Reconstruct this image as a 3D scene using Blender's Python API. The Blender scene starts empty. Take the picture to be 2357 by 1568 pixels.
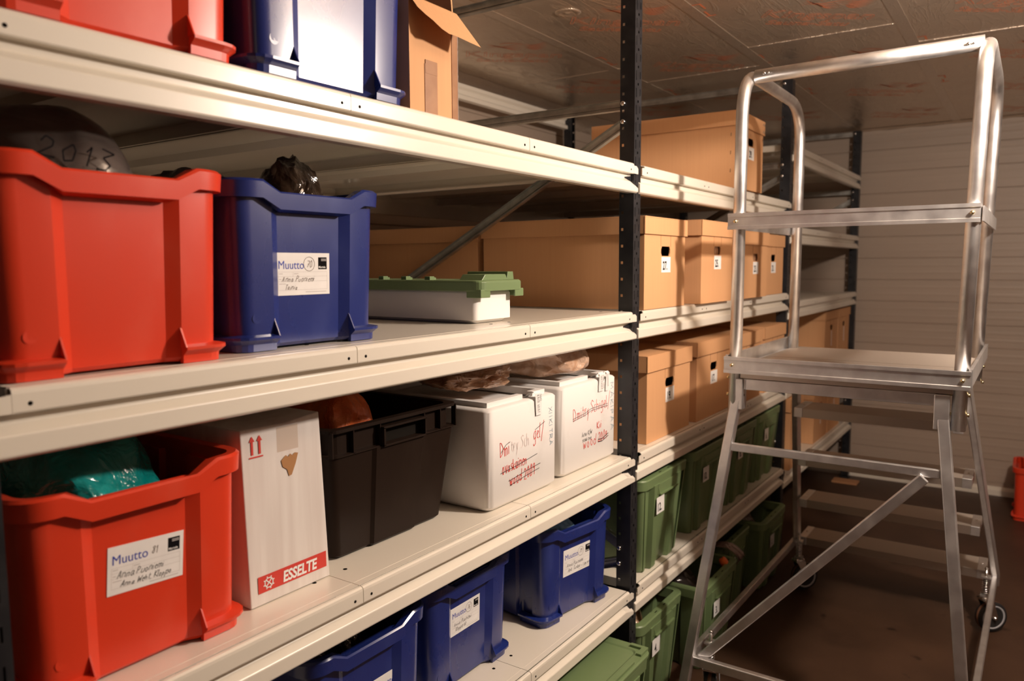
import bpy, math, random
from mathutils import Vector, Matrix, noise
random.seed(7)
C = bpy.context.scene.collection
PI = math.pi
# ------------------------------------------------------------------ camera, world, light
W, H, FPX = 2357, 1568, 1757.7
cam = bpy.data.objects.new('camera', bpy.data.cameras.new('camera'))
C.objects.link(cam)
r = Vector((0.56356817, -0.8260519, -0.00540177)); u = Vector((0.0840638, 0.05084432, 0.99516236)); w = Vector((0.82178111, 0.56129593, -0.0980953))
M = Matrix((r, u, -w)).transposed().to_4x4()
M.translation = (0, -1.0, 1.49)
cam.matrix_world = M
cam.data.sensor_width = 36.0
cam.data.lens = FPX / W * 36.0
cam.data.clip_start = 0.02
cam.data.dof.use_dof = True
cam.data.dof.focus_distance = 1.75
cam.data.dof.aperture_fstop = 3.6
bpy.context.scene.camera = cam
wd = bpy.data.worlds.new('world'); bpy.context.scene.world = wd
wd.use_nodes = True
wd.node_tree.nodes['Background'].inputs[0].default_value = (0.9, 0.6, 0.4, 1)
wd.node_tree.nodes['Background'].inputs[1].default_value = 0.0
def lamp(name, loc, power, col, size):
    d = bpy.data.lights.new(name, 'POINT'); d.energy = power; d.color = col; d.shadow_soft_size = size
    o = bpy.data.objects.new(name, d); C.objects.link(o); o.location = loc
    return o
lamp('fill_lamp', (2.03, -1.36, 2.11), 136, (1.0, 0.84, 0.715), 0.055)
lamp('fill_lamp', (-1.3, -1.3, 2.2), 1.2, (1.0, 0.83, 0.66), 0.10)  # weak unseen fill light added behind the camera
vs = bpy.context.scene.view_settings
vs.view_transform = 'Standard'; vs.look = 'None'; vs.exposure = 0.0; vs.gamma = 1.0; vs.use_curve_mapping = False

# ------------------------------------------------------------------ materials
def mat(name, col, rough=0.5, metal=0.0, spec=0.5, coat=0.0, coat_rough=0.1):
    m = bpy.data.materials.new(name); m.use_nodes = True
    b = m.node_tree.nodes['Principled BSDF']
    b.inputs['Base Color'].default_value = (*col, 1)
    b.inputs['Roughness'].default_value = rough
    b.inputs['Metallic'].default_value = metal
    b.inputs['Specular IOR Level'].default_value = spec
    b.inputs['Coat Weight'].default_value = coat
    b.inputs['Coat Roughness'].default_value = coat_rough
    return m
def nd(m, t, **k):
    n = m.node_tree.nodes.new(t)
    for a, v in k.items(): setattr(n, a, v)
    return n
def vary(m, col, col2, scale=(1, 1, 1), nscale=6.0, detail=6.0, lo=0.35, hi=0.7, bump=0.0, bdist=0.002, rough=None):
    """colour varied by stretched noise in the object's own coordinates, optional bump and roughness variation"""
    L = m.node_tree.links; b = m.node_tree.nodes['Principled BSDF']
    tc = nd(m, 'ShaderNodeTexCoord'); mp = nd(m, 'ShaderNodeMapping')
    mp.inputs['Scale'].default_value = scale
    L.new(tc.outputs['Object'], mp.inputs['Vector'])
    nz = nd(m, 'ShaderNodeTexNoise'); nz.inputs['Scale'].default_value = nscale; nz.inputs['Detail'].default_value = detail
    L.new(mp.outputs[0], nz.inputs['Vector'])
    rp = nd(m, 'ShaderNodeValToRGB')
    rp.color_ramp.elements[0].position = lo; rp.color_ramp.elements[1].position = hi
    rp.color_ramp.elements[0].color = (*col, 1); rp.color_ramp.elements[1].color = (*col2, 1)
    L.new(nz.outputs['Fac'], rp.inputs['Fac']); L.new(rp.outputs[0], b.inputs['Base Color'])
    if bump:
        bp = nd(m, 'ShaderNodeBump'); bp.inputs['Strength'].default_value = bump; bp.inputs['Distance'].default_value = bdist
        L.new(nz.outputs['Fac'], bp.inputs['Height']); L.new(bp.outputs[0], b.inputs['Normal'])
    if rough:
        mr = nd(m, 'ShaderNodeMapRange'); mr.inputs['To Min'].default_value = rough[0]; mr.inputs['To Max'].default_value = rough[1]
        L.new(nz.outputs['Fac'], mr.inputs['Value']); L.new(mr.outputs[0], b.inputs['Roughness'])
    return m
def plastic(name, col, scuff, rough=(0.25, 0.42)):
    m = mat(name, col, 0.33, spec=0.5)
    return vary(m, col, scuff, (1, 1, 0.6), 9.0, 8.0, 0.55, 0.95, bump=0.06, bdist=0.003, rough=rough)
RED = plastic('red_plastic', (0.70, 0.048, 0.016), (0.78, 0.11, 0.06))
BLUE = plastic('blue_plastic', (0.012, 0.026, 0.17), (0.05, 0.075, 0.26), (0.22, 0.34))
BLUE.node_tree.nodes['Principled BSDF'].inputs['Specular IOR Level'].default_value = 0.6; BLUE.node_tree.nodes['Principled BSDF'].inputs['Coat Weight'].default_value = 0.4; BLUE.node_tree.nodes['Principled BSDF'].inputs['Coat Roughness'].default_value = 0.24
GREEN = plastic('green_plastic', (0.155, 0.225, 0.10), (0.19, 0.26, 0.13), (0.35, 0.5))
BLACKP = plastic('black_plastic', (0.016, 0.009, 0.006), (0.030, 0.020, 0.014), (0.38, 0.55))
BLACKP.node_tree.nodes['Principled BSDF'].inputs['Specular IOR Level'].default_value = 0.14
CARD = vary(mat('cardboard', (0.6, 0.35, 0.19), 0.75, spec=0.25), (0.64, 0.345, 0.17), (0.665, 0.365, 0.18), (60, 60, 1.2), 3.0, 3.0, 0.3, 0.75, bump=0.06, bdist=0.0006)
CARDEDGE = mat('cardboard_edge', (0.42, 0.22, 0.10), 0.9, spec=0.1)
DARKIN = mat('dark_inside', (0.01, 0.008, 0.006), 0.9, spec=0.1)  # near-black colour stands for the shade inside holes, grips and slots
PAPER = vary(mat('white_paper', (0.85, 0.84, 0.82), 0.7, spec=0.3), (0.83, 0.82, 0.80), (0.88, 0.87, 0.85), (1, 1, 1), 30, 3)
WCARD = vary(mat('white_cardboard', (0.72, 0.68, 0.65), 0.6, spec=0.3), (0.68, 0.62, 0.58), (0.80, 0.76, 0.72), (9, 9, 0.6), 5, 5, 0.3, 0.75, bump=0.12, bdist=0.002)
CREAM = vary(mat('cream_enamel', (0.80, 0.74, 0.62), 0.30, spec=0.5, coat=0.5, coat_rough=0.16), (0.79, 0.735, 0.635), (0.75, 0.69, 0.59), (0.6, 1, 1), 4.0, 4.0, 0.45, 0.9, rough=(0.26, 0.38))
DARK = vary(mat('black_enamel', (0.012, 0.013, 0.016), 0.32), (0.011, 0.012, 0.015), (0.022, 0.022, 0.025), (1, 1, 1), 30, 4, rough=(0.28, 0.45))
GALV = vary(mat('galvanised_steel', (0.5, 0.5, 0.48), 0.38, 1.0), (0.42, 0.42, 0.40), (0.60, 0.60, 0.57), (1, 1, 1), 25, 5, rough=(0.3, 0.5))
ALU = vary(mat('brushed_aluminium', (0.8, 0.79, 0.78), 0.3, 1.0), (0.72, 0.71, 0.71), (0.86, 0.85, 0.84), (1, 1, 1), 22, 6, bump=0.04, bdist=0.0015, rough=(0.34, 0.50))
ALUG = mat('grooved_aluminium', (0.58, 0.51, 0.44), 0.45, 1.0)
CHROME = mat('zinc_plated_steel', (0.82, 0.82, 0.82), 0.14, 1.0)
BRASS = mat('yellow_zinc', (0.75, 0.62, 0.36), 0.25, 1.0)
FOAM = vary(mat('white_polystyrene', (0.88, 0.87, 0.85), 0.55, spec=0.35), (0.79, 0.765, 0.74), (0.56, 0.51, 0.46), (1, 1, 1), 6, 9, 0.58, 0.95, bump=0.30, bdist=0.003)
RUBBER = mat('black_rubber', (0.015, 0.014, 0.014), 0.7)
TYRE = mat('brown_rubber_tread', (0.16, 0.07, 0.035), 0.6)
HUB = mat('grey_wheel_plastic', (0.42, 0.43, 0.46), 0.4)
INKR = mat('red_ink', (0.75, 0.04, 0.03), 0.6); INKK = mat('black_ink', (0.008, 0.007, 0.008), 0.8, spec=0.05)
INKB = mat('blue_print', (0.03, 0.06, 0.42), 0.6); INKP = mat('pale_blue_pencil', (0.22, 0.34, 0.42), 0.7)
INKG = mat('brown_ink', (0.10, 0.06, 0.035), 0.6); INKL = mat('pale_grey_print', (0.55, 0.52, 0.50), 0.7)
INKF = mat('faded_red_ink', (0.80, 0.68, 0.65), 0.6)
TAPE = vary(mat('brown_packing_tape', (0.33, 0.155, 0.07), 0.25), (0.30, 0.14, 0.062), (0.38, 0.19, 0.09), (1, 1, 1), 20, 4)
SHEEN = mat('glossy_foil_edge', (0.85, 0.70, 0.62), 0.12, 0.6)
def bagmat(name, col, col2, rough=0.16, alpha=1.0, trans=0.0, scale=14):
    m = mat(name, col, rough, spec=0.6, coat=0.5, coat_rough=0.08)
    L = m.node_tree.links; b = m.node_tree.nodes['Principled BSDF']
    tc = nd(m, 'ShaderNodeTexCoord'); nz = nd(m, 'ShaderNodeTexNoise'); nz.inputs['Scale'].default_value = scale; nz.inputs['Detail'].default_value = 4; nz.inputs['Distortion'].default_value = 1.4
    L.new(tc.outputs['Object'], nz.inputs['Vector'])
    rp = nd(m, 'ShaderNodeValToRGB'); rp.color_ramp.elements[0].position = 0.35; rp.color_ramp.elements[1].position = 0.7
    rp.color_ramp.elements[0].color = (*col, 1); rp.color_ramp.elements[1].color = (*col2, 1)
    L.new(nz.outputs['Fac'], rp.inputs['Fac']); L.new(rp.outputs[0], b.inputs['Base Color'])
    vo = nd(m, 'ShaderNodeTexVoronoi'); vo.feature = 'DISTANCE_TO_EDGE'; vo.inputs['Scale'].default_value = scale * 1.3
    mx = nd(m, 'ShaderNodeVectorMath'); mx.operation = 'MULTIPLY_ADD'; mx.inputs[1].default_value = (.12, .12, .12)
    L.new(nz.outputs['Color'], mx.inputs[0]); L.new(tc.outputs['Object'], mx.inputs[2])
    L.new(mx.outputs[0], vo.inputs['Vector'])
    bp = nd(m, 'ShaderNodeBump'); bp.inputs['Strength'].default_value = 0.5; bp.inputs['Distance'].default_value = 0.012
    L.new(vo.outputs['Distance'], bp.inputs['Height']); L.new(bp.outputs[0], b.inputs['Normal']); L.new(bp.outputs[0], b.inputs['Coat Normal'])
    b.inputs['Alpha'].default_value = alpha
    b.inputs['Transmission Weight'].default_value = trans
    return m
B_TEAL = bagmat('teal_plastic_film', (0.0, 0.20, 0.19), (0.02, 0.36, 0.34), 0.2)
B_ORANGE = bagmat('orange_plastic_film', (0.75, 0.12, 0.02), (0.92, 0.25, 0.07), 0.45)
B_BROWN = bagmat('clear_film_over_brown_samples', (0.42, 0.20, 0.10), (0.80, 0.52, 0.34), 0.2)
B_PEACH = bagmat('clear_film_bag', (0.66, 0.38, 0.23), (0.90, 0.66, 0.50), 0.22, 0.92)
B_BLACK = bagmat('black_film', (0.012, 0.008, 0.006), (0.06, 0.035, 0.02), 0.15)
B_SMOKE = bagmat('smoky_clear_film', (0.07, 0.055, 0.048), (0.15, 0.12, 0.105), 0.2, 0.8, scale=6)
B_CLEAR = bagmat('clear_film', (0.55, 0.52, 0.50), (0.7, 0.68, 0.66), 0.15, 0.35)
B_SKY = bagmat('pale_blue_film', (0.12, 0.34, 0.66), (0.40, 0.66, 0.92), 0.15)
B_GREY = bagmat('grey_fabric', (0.10, 0.085, 0.075), (0.18, 0.155, 0.135), 0.6)
B_PINK = bagmat('dull_pink_film', (0.22, 0.14, 0.12), (0.34, 0.24, 0.21), 0.35)

# ------------------------------------------------------------------ mesh helpers
class MB:
    def __init__(s): s.v = []; s.f = []; s.mi = []; s.sm = []; s.mats = []
    def m(s, mt):
        if mt not in s.mats: s.mats.append(mt)
        return s.mats.index(mt)
    def add(s, vs, fs, mt, smooth=False, X=None):
        k = len(s.v); i = s.m(mt)
        for p in vs:
            p = Vector(p)
            s.v.append(X @ p if X else p)
        for f in fs: s.f.append([a + k for a in f]); s.mi.append(i); s.sm.append(smooth)
        return s
    def box(s, x0, x1, y0, y1, z0, z1, mt, X=None):
        return s.add([(x0, y0, z0), (x1, y0, z0), (x1, y1, z0), (x0, y1, z0), (x0, y0, z1), (x1, y0, z1), (x1, y1, z1), (x0, y1, z1)],
                     [(0, 3, 2, 1), (4, 5, 6, 7), (0, 1, 5, 4), (1, 2, 6, 5), (2, 3, 7, 6), (3, 0, 4, 7)], mt, False, X)
    def loft(s, rings, mt, smooth=True, closed=True, cap0=False, cap1=False, wrap=False):
        n = len(rings[0]); vs = [p for rg in rings for p in rg]; fs = []
        R = len(rings)
        for i in range(R if wrap else R - 1):
            a = i * n; b = ((i + 1) % R) * n
            for j in range(n if closed else n - 1):
                k = (j + 1) % n
                fs.append((a + j, a + k, b + k, b + j))
        if cap0: fs.append(tuple(reversed(range(n))))
        if cap1: fs.append(tuple((R - 1) * n + j for j in range(n)))
        return s.add(vs, fs, mt, smooth)
    def prism(s, poly, y0, y1, mt, axis='y', X=None):
        """poly of (a,b) extruded; axis y: (x,z), axis x: (y,z), axis z: (x,y)"""
        n = len(poly)
        def P(a, b, t): return (a, t, b) if axis == 'y' else ((t, a, b) if axis == 'x' else (a, b, t))
        vs = [P(a, b, y0) for a, b in poly] + [P(a, b, y1) for a, b in poly]
        fs = [tuple(range(n)), tuple(reversed(range(n, 2 * n)))] + [(j, n + j, n + (j + 1) % n, (j + 1) % n) for j in range(n)]
        return s.add(vs, fs, mt, False, X)
    def tube(s, pts, rad, mt, n=16, cap=True, radii=None):
        pts = [Vector(p) for p in pts]; rings = []
        t0 = (pts[1] - pts[0]).normalized()
        ref = Vector((0, 0, 1)) if abs(t0.z) < 0.9 else Vector((1, 0, 0))
        a = t0.cross(ref).normalized()
        for i, p in enumerate(pts):
            if i == 0: t = pts[1] - p
            elif i == len(pts) - 1: t = p - pts[i - 1]
            else: t = (pts[i + 1] - p).normalized() + (p - pts[i - 1]).normalized()
            t.normalize()
            a = (a - t * a.dot(t)).normalized(); b = t.cross(a)
            rr = radii[i] if radii else rad
            rings.append([p + (a * math.cos(2 * PI * k / n) + b * math.sin(2 * PI * k / n)) * rr for k in range(n)])
        return s.loft(rings, mt, True, True, cap, cap)
    def bar(s, p0, p1, wd_, th, mt, side):
        """rectangular bar from p0 to p1; side = direction of the width"""
        p0 = Vector(p0); p1 = Vector(p1); t = (p1 - p0).normalized(); a = Vector(side); a = (a - t * a.dot(t)).normalized(); b = t.cross(a)
        vs = []
        for p in (p0, p1):
            for i, j in ((-1, -1), (1, -1), (1, 1), (-1, 1)): vs.append(p + a * wd_ / 2 * i + b * th / 2 * j)
        return s.add(vs, [(0, 3, 2, 1), (4, 5, 6, 7), (0, 1, 5, 4), (1, 2, 6, 5), (2, 3, 7, 6), (3, 0, 4, 7)], mt)
    def sweep(s, prof, p0, p1, mt, side):
        """open or closed 2D profile (a along side, b across) swept straight; closed profile list"""
        p0 = Vector(p0); p1 = Vector(p1); t = (p1 - p0).normalized(); a = Vector(side); a = (a - t * a.dot(t)).normalized(); b = t.cross(a)
        rings = [[p + a * x + b * y for x, y in prof] for p in (p0, p1)]
        return s.loft(rings, mt, False, True, True, True)
    def lathe(s, prof, mt, n=24, X=None, smooth=True):
        vs = []; fs = []; R = len(prof)
        for r_, z in prof:
            for k in range(n): vs.append((r_ * math.cos(2 * PI * k / n), r_ * math.sin(2 * PI * k / n), z))
        for i in range(R - 1):
            for k in range(n):
                q = (k + 1) % n; fs.append((i * n + k, i * n + q, (i + 1) * n + q, (i + 1) * n + k))
        fs.append(tuple(reversed(range(n)))); fs.append(tuple((R - 1) * n + k for k in range(n)))
        return s.add(vs, fs, mt, smooth, X)
    def build(s, name, parent=None, loc=(0, 0, 0), bevel=0, seg=2, smooth_angle=None):
        me = bpy.data.meshes.new(name)
        me.from_pydata([tuple(p) for p in s.v], [], s.f)
        for m_ in s.mats: me.materials.append(m_)
        me.polygons.foreach_set('material_index', s.mi); me.polygons.foreach_set('use_smooth', s.sm)
        me.update()
        o = bpy.data.objects.new(name, me); C.objects.link(o); o.location = loc
        if parent: o.parent = parent
        if bevel:
            b = o.modifiers.new('bevel', 'BEVEL'); b.width = bevel; b.segments = seg; b.limit_method = 'ANGLE'; b.angle_limit = math.radians(40)
            b.harden_normals = False
        return o
def thing(name, label, cat, loc=(0, 0, 0), rz=0, group=None):
    o = bpy.data.objects.new(name, None); C.objects.link(o); o.empty_display_size = 0.05
    o.location = loc; o.rotation_euler = (0, 0, rz); o['label'] = label; o['category'] = cat
    if group: o['group'] = group
    return o
def tag(o, label, cat, group=None):
    o['label'] = label; o['category'] = cat
    if group: o['group'] = group
    return o
def dup(root, loc, rz=0):
    """copy of a thing with copies of its parts and their sub-parts, sharing mesh data"""
    n = root.copy(); C.objects.link(n); n.location = loc; n.rotation_euler = (0, 0, rz)
    for ch in list(root.children):
        c = ch.copy(); C.objects.link(c); c.parent = n
        for g in list(ch.children):
            d = g.copy(); C.objects.link(d); d.parent = c
    return n

# text as flat polygons ---------------------------------------------------------
_tc = {}
def text2d(s_, size, shear=0.0, bold=0.0, sx=1.0, spacing=1.0, outline=0.0, align='LEFT'):
    key = (s_, size, shear, bold, sx, spacing, outline, align)
    if key in _tc: return _tc[key]
    cu = bpy.data.curves.new('t', 'FONT'); cu.body = s_; cu.size = size; cu.shear = shear; cu.offset = bold; cu.space_character = spacing
    cu.align_x = align; cu.resolution_u = 3
    if outline: cu.fill_mode = 'NONE'; cu.bevel_depth = outline; cu.bevel_resolution = 0
    o = bpy.data.objects.new('t', cu); C.objects.link(o)
    dg = bpy.context.evaluated_depsgraph_get()
    me = o.evaluated_get(dg).to_mesh()
    res = ([(v.co.x * sx, v.co.y, v.co.z) for v in me.vertices], [tuple(p.vertices) for p in me.polygons])
    o.evaluated_get(dg).to_mesh_clear()
    bpy.data.objects.remove(o); bpy.data.curves.remove(cu)
    _tc[key] = res
    return res
def put_text(mb, s_, u_, v_, size, mt, y=-0.0003, rot=0.0, **k):
    """text lying in the x-z plane facing -y, baseline start at (u,v)"""
    vs_, fs = text2d(s_, size, **k)
    c, s2 = math.cos(rot), math.sin(rot)
    mb.add([(u_ + a * c - b * s2, y, v_ + a * s2 + b * c) for a, b, _ in vs_], fs, mt)
GL = {  # pen strokes of a plain handwriting, on a grid: x-height 4, ascender 7, descender -3
'a': (4, ['3,4 1,4 0,2 1,0 2,0 3,3 3,4 3,1 4,0']), 'b': (4, ['0,7 0,0', '0,3 1,4 3,3 3,1 1,0 0,1']), 'c': (3, ['3,4 1,4 0,2 1,0 3,0']), 'd': (4, ['3,3 1,4 0,2 1,0 3,1', '4,7 3,0']),
'e': (3, ['0,2 3,3 2,4 1,4 0,2 1,0 3,0']), 'g': (4, ['3,4 1,4 0,2 1,0 3,1', '3,4 3,-2 1,-3 0,-2']), 'h': (4, ['0,7 0,0', '0,3 2,4 3,3 3,0']), 'i': (1.4, ['0,4 0,0', '0,5.5 .2,5.8']),
'j': (2, ['1,4 1,-2 0,-3', '1,5.5 1.2,5.8']), 'k': (3, ['0,7 0,0', '3,4 0,2 3,0']), 'l': (1.5, ['0,7 0,0 1,0']), 'm': (5, ['0,4 0,0', '0,3 1,4 2,3 2,0', '2,3 3,4 4,3 4,0']), 'n': (4, ['0,4 0,0', '0,3 2,4 3,3 3,0']),
'o': (4, ['1,4 0,2 1,0 2,0 3,2 2,4 1,4']), 'p': (4, ['0,4 0,-3', '0,3 2,4 3,2 2,0 0,1']), 'r': (2.6, ['0,4 0,0', '0,2 1,4 2,4']), 's': (3, ['3,4 1,4 0,3 2,2 3,1 2,0 0,0']), 't': (2.6, ['1,6 1,1 2,0', '0,4 2.4,4']),
'u': (4, ['0,4 0,1 1,0 3,1', '3,4 3,0']), 'v': (3.6, ['0,4 1.5,0 3,4']), 'w': (5, ['0,4 1,0 2,3 3,0 4,4']), 'y': (3.6, ['0,4 1.5,0', '3,4 .6,-3']), 'z': (3, ['0,4 3,4 0,0 3,0']),
'A': (5, ['0,0 2,7 4,0', '1,2.5 3,2.5']), 'D': (5, ['0,7 0,0 3,1 4,4 2,6.6 0,7']), 'I': (1.6, ['0,7 0,0']), 'J': (3, ['2,7 2,1 0,0']), 'K': (4, ['0,7 0,0', '3.6,7 0,3 4,0']), 'L': (3.6, ['0,7 0,0 3,0']),
'M': (6, ['0,0 .5,7 2.5,2 4.5,7 5,0']), 'N': (5, ['0,0 0,7 4,0 4,7']), 'O': (5, ['2,7 0,4 1,0 3,0 4,4 2,7']), 'P': (4, ['0,0 0,7 3,6 3,4 0,3']), 'R': (4, ['0,0 0,7 3,6 3,4 0,3.4 4,0']), 'S': (4, ['4,6 2,7 0,5.5 3,3 3,1 0,0']),
'T': (4, ['2,7 2,0', '0,7 4,7']), 'V': (4, ['0,7 2,0 4,7']), 'W': (6, ['0,7 1,0 2.5,5 4,0 5.5,7']), 'X': (4, ['0,7 4,0', '4,7 0,0']), 'C': (4, ['4,6 2,7 0,4 1,0 4,1']), 'E': (4, ['4,7 0,7 0,0 4,0', '0,3.6 3,3.6']),
'0': (4, ['2,7 0,4 1,0 3,1 3,5 2,7']), '1': (2, ['0,5 1,7 1,0']), '2': (4, ['0,5 1,7 3,6 3,4 0,0 4,0']), '3': (4, ['0,7 3,6 1,4 3,2 2,0 0,0']), '6': (4, ['3,7 0,4 0,1 2,0 3,2 1,3.5 0,2']), '7': (4, ['0,7 4,7 1,0', '1,3.5 3.4,3.5']),
'8': (4, ['2,4 0,6 2,7 3,6 0,1.5 1,0 3,1.5 2,4']), '9': (4, ['3,5 1,4 0,6 2,7 3,6 2,0']), ',': (1.5, ['.5,.5 0,-1']), '.': (1.4, ['0,0 .3,.3']), '/': (3, ['0,-2 3,8']), '+': (4, ['0,2 3,2', '1.5,4 1.5,.5'])}
def hand(mb, s_, u_, v_, size, mt, y=-0.0002, rot=0.0, jit=0.12, sx=0.85, bold=0.0, shear=0.35, step=None, seed=1, pen=None):
    """pen handwriting: stroke glyphs, each a little off; size = height of a capital"""
    rnd = random.Random(seed + len(s_)); g = size / 7.0; c, s2 = math.cos(rot), math.sin(rot); a = 0; pw = pen or size * .085
    for ch in s_:
        dots = ch in 'ÄÖäö'; base = {'Ä': 'A', 'Ö': 'O', 'ä': 'a', 'ö': 'o'}.get(ch, ch)
        if base == ' ': a += 3 * g * sx; continue
        wd_, st = GL.get(base, GL['o']); k = 1 + rnd.uniform(-jit, jit); dv = rnd.uniform(-jit, jit) * size * .3; sl = shear + rnd.uniform(-jit, jit) * .5
        st = list(st) + (['1,8 1.3,8.6', '3,8 3.3,8.6'] if dots else [])
        for pl in st:
            P = []
            for q in pl.split():
                px, py = map(float, q.split(',')); px += rnd.uniform(-.18, .18); py += rnd.uniform(-.18, .18)
                X_ = a + (px * sx + py * sl * .5) * g * k; Y_ = py * g * k + dv
                P.append((u_ + X_ * c - Y_ * s2, v_ + X_ * s2 + Y_ * c))
            stroke(mb, P, pw, mt, y)
        a += (wd_ + 1.1) * g * sx
def stroke(mb, pts, wd_, mt, y=-0.0004):
    for (a, b), (c, d) in zip(pts, pts[1:]):
        L_ = math.hypot(c - a, d - b) or 1e-6; nx, nz = -(d - b) / L_ * wd_ / 2, (c - a) / L_ * wd_ / 2
        mb.add([(a - nx, y, b - nz), (c - nx, y, d - nz), (c + nx, y, d + nz), (a + nx, y, b + nz)], [(0, 1, 2, 3)], mt)
def rect(mb, u0, u1, v0, v1, mt, y=-0.0002):
    mb.add([(u0, y, v0), (u1, y, v0), (u1, y, v1), (u0, y, v1)], [(0, 1, 2, 3)], mt)

# ------------------------------------------------------------------ levels and bays
ZA, ZM, ZT, ZF = 1.79, 1.348, 0.90, 0.47
XC = [0.3655, 2.1415, 3.8845, 5.6275]      # centres of the four frames
YB = 1.27                                   # rear posts' outer face
ROOMX0, ROOMX1, ROOMY0, ROOMY1, CEIL = -2.6, 5.72, -2.7, 1.36, 2.39

# ------------------------------------------------------------------ room
def struct(o): o['kind'] = 'structure'; return o
FLOOR = mat('brown_painted_concrete', (0.10, 0.05, 0.03), 0.5, spec=0.4)
def floor_mat(m):
    L = m.node_tree.links; b = m.node_tree.nodes['Principled BSDF']
    tc = nd(m, 'ShaderNodeTexCoord')
    n1 = nd(m, 'ShaderNodeTexNoise'); n1.inputs['Scale'].default_value = 3.5; n1.inputs['Detail'].default_value = 9; n1.inputs['Roughness'].default_value = 0.65
    n2 = nd(m, 'ShaderNodeTexNoise'); n2.inputs['Scale'].default_value = 11; n2.inputs['Detail'].default_value = 3
    L.new(tc.outputs['Object'], n1.inputs['Vector']); L.new(tc.outputs['Object'], n2.inputs['Vector'])
    r1 = nd(m, 'ShaderNodeValToRGB'); e = r1.color_ramp.elements; e[0].position = 0.3; e[1].position = 0.7
    e[0].color = (0.040, 0.019, 0.010, 1); e[1].color = (0.074, 0.037, 0.020, 1)
    r2 = nd(m, 'ShaderNodeValToRGB'); e = r2.color_ramp.elements; e[0].position = 0.66; e[1].position = 0.74
    e[0].color = (1, 1, 1, 1); e[1].color = (0.35, 0.3, 0.28, 1)
    mx = nd(m, 'ShaderNodeMix'); mx.data_type = 'RGBA'; mx.blend_type = 'MULTIPLY'; mx.inputs['Factor'].default_value = 1.0
    L.new(n1.outputs['Fac'], r1.inputs['Fac']); L.new(n2.outputs['Fac'], r2.inputs['Fac'])
    L.new(r1.outputs[0], mx.inputs['A']); L.new(r2.outputs[0], mx.inputs['B']); L.new(mx.outputs['Result'], b.inputs['Base Color'])
    bp = nd(m, 'ShaderNodeBump'); bp.inputs['Strength'].default_value = 0.15; bp.inputs['Distance'].default_value = 0.004
    L.new(n1.outputs['Fac'], bp.inputs['Height']); L.new(bp.outputs[0], b.inputs['Normal'])
floor_mat(FLOOR)
WALL = vary(mat('cream_wall_panel', (0.68, 0.61, 0.54), 0.45, spec=0.4), (0.405, 0.32, 0.255), (0.44, 0.35, 0.28), (0.3, 0.3, 2), 3, 4)
mb = MB(); mb.box(ROOMX0 - .1, ROOMX1 + .1, ROOMY0 - .1, ROOMY1 + .1, -0.06, 0, FLOOR); struct(mb.build('floor'))
WALLD = mat('dull_brown_wall', (0.16, 0.12, 0.095), 0.8)
def grooved_wall(name, p0, p1, inward, WALL=WALL):
    """horizontal sandwich-panel boards with real V grooves and faint pressed lines between them; faces 'inward'"""
    prof = [(0.10, 0.0)]; z0 = 1.0903 - 0.1445 * 7
    prof = [(0.0, -0.01)]
    z = z0
    while z < CEIL:
        if z > 0.01: prof += [(0, z - .004), (-.006, z - .0015), (-.006, z + .0015), (0, z + .004)]
        for q in (0.048, 0.096):
            if 0.01 < z + q < CEIL - .01: prof += [(0, z + q - .012), (.0007, z + q - .004), (.0007, z + q + .004), (0, z + q + .012)]
        z += 0.1445
    prof = [p for p in prof if p[1] < CEIL + 0.01] + [(0, CEIL + .01)]
    prof.sort(key=lambda q: q[1])
    p0 = Vector(p0); p1 = Vector(p1); n = Vector(inward)
    mbw = MB()
    rings = []
    for p in (p0, p1):
        rings.append([p + n * a + Vector((0, 0, b)) for a, b in prof] + [p - n * 0.08 + Vector((0, 0, CEIL + .01)), p - n * 0.08 + Vector((0, 0, -.01))])
    mbw.loft(rings, WALL, False, True, True, True)
    return struct(mbw.build(name))
grooved_wall('wall_back', (ROOMX0, ROOMY1, 0), (ROOMX1, ROOMY1, 0), (0, -1, 0))
grooved_wall('wall_right', (ROOMX1, ROOMY1, 0), (ROOMX1, ROOMY0, 0), (-1, 0, 0))
grooved_wall('wall_front', (ROOMX1, ROOMY0, 0), (ROOMX0, ROOMY0, 0), (0, 1, 0), WALLD)
grooved_wall('wall_left', (ROOMX0, ROOMY0, 0), (ROOMX0, ROOMY1, 0), (1, 0, 0), WALLD)
mb = MB(); mb.prism([(ROOMX1, 0), (ROOMX1 - .022, 0), (ROOMX1 - .022, .035), (ROOMX1 - .008, .05), (ROOMX1, .055)], ROOMY0, ROOMY1, CREAM, 'y')
struct(mb.build('baseboard_right'))
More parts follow.
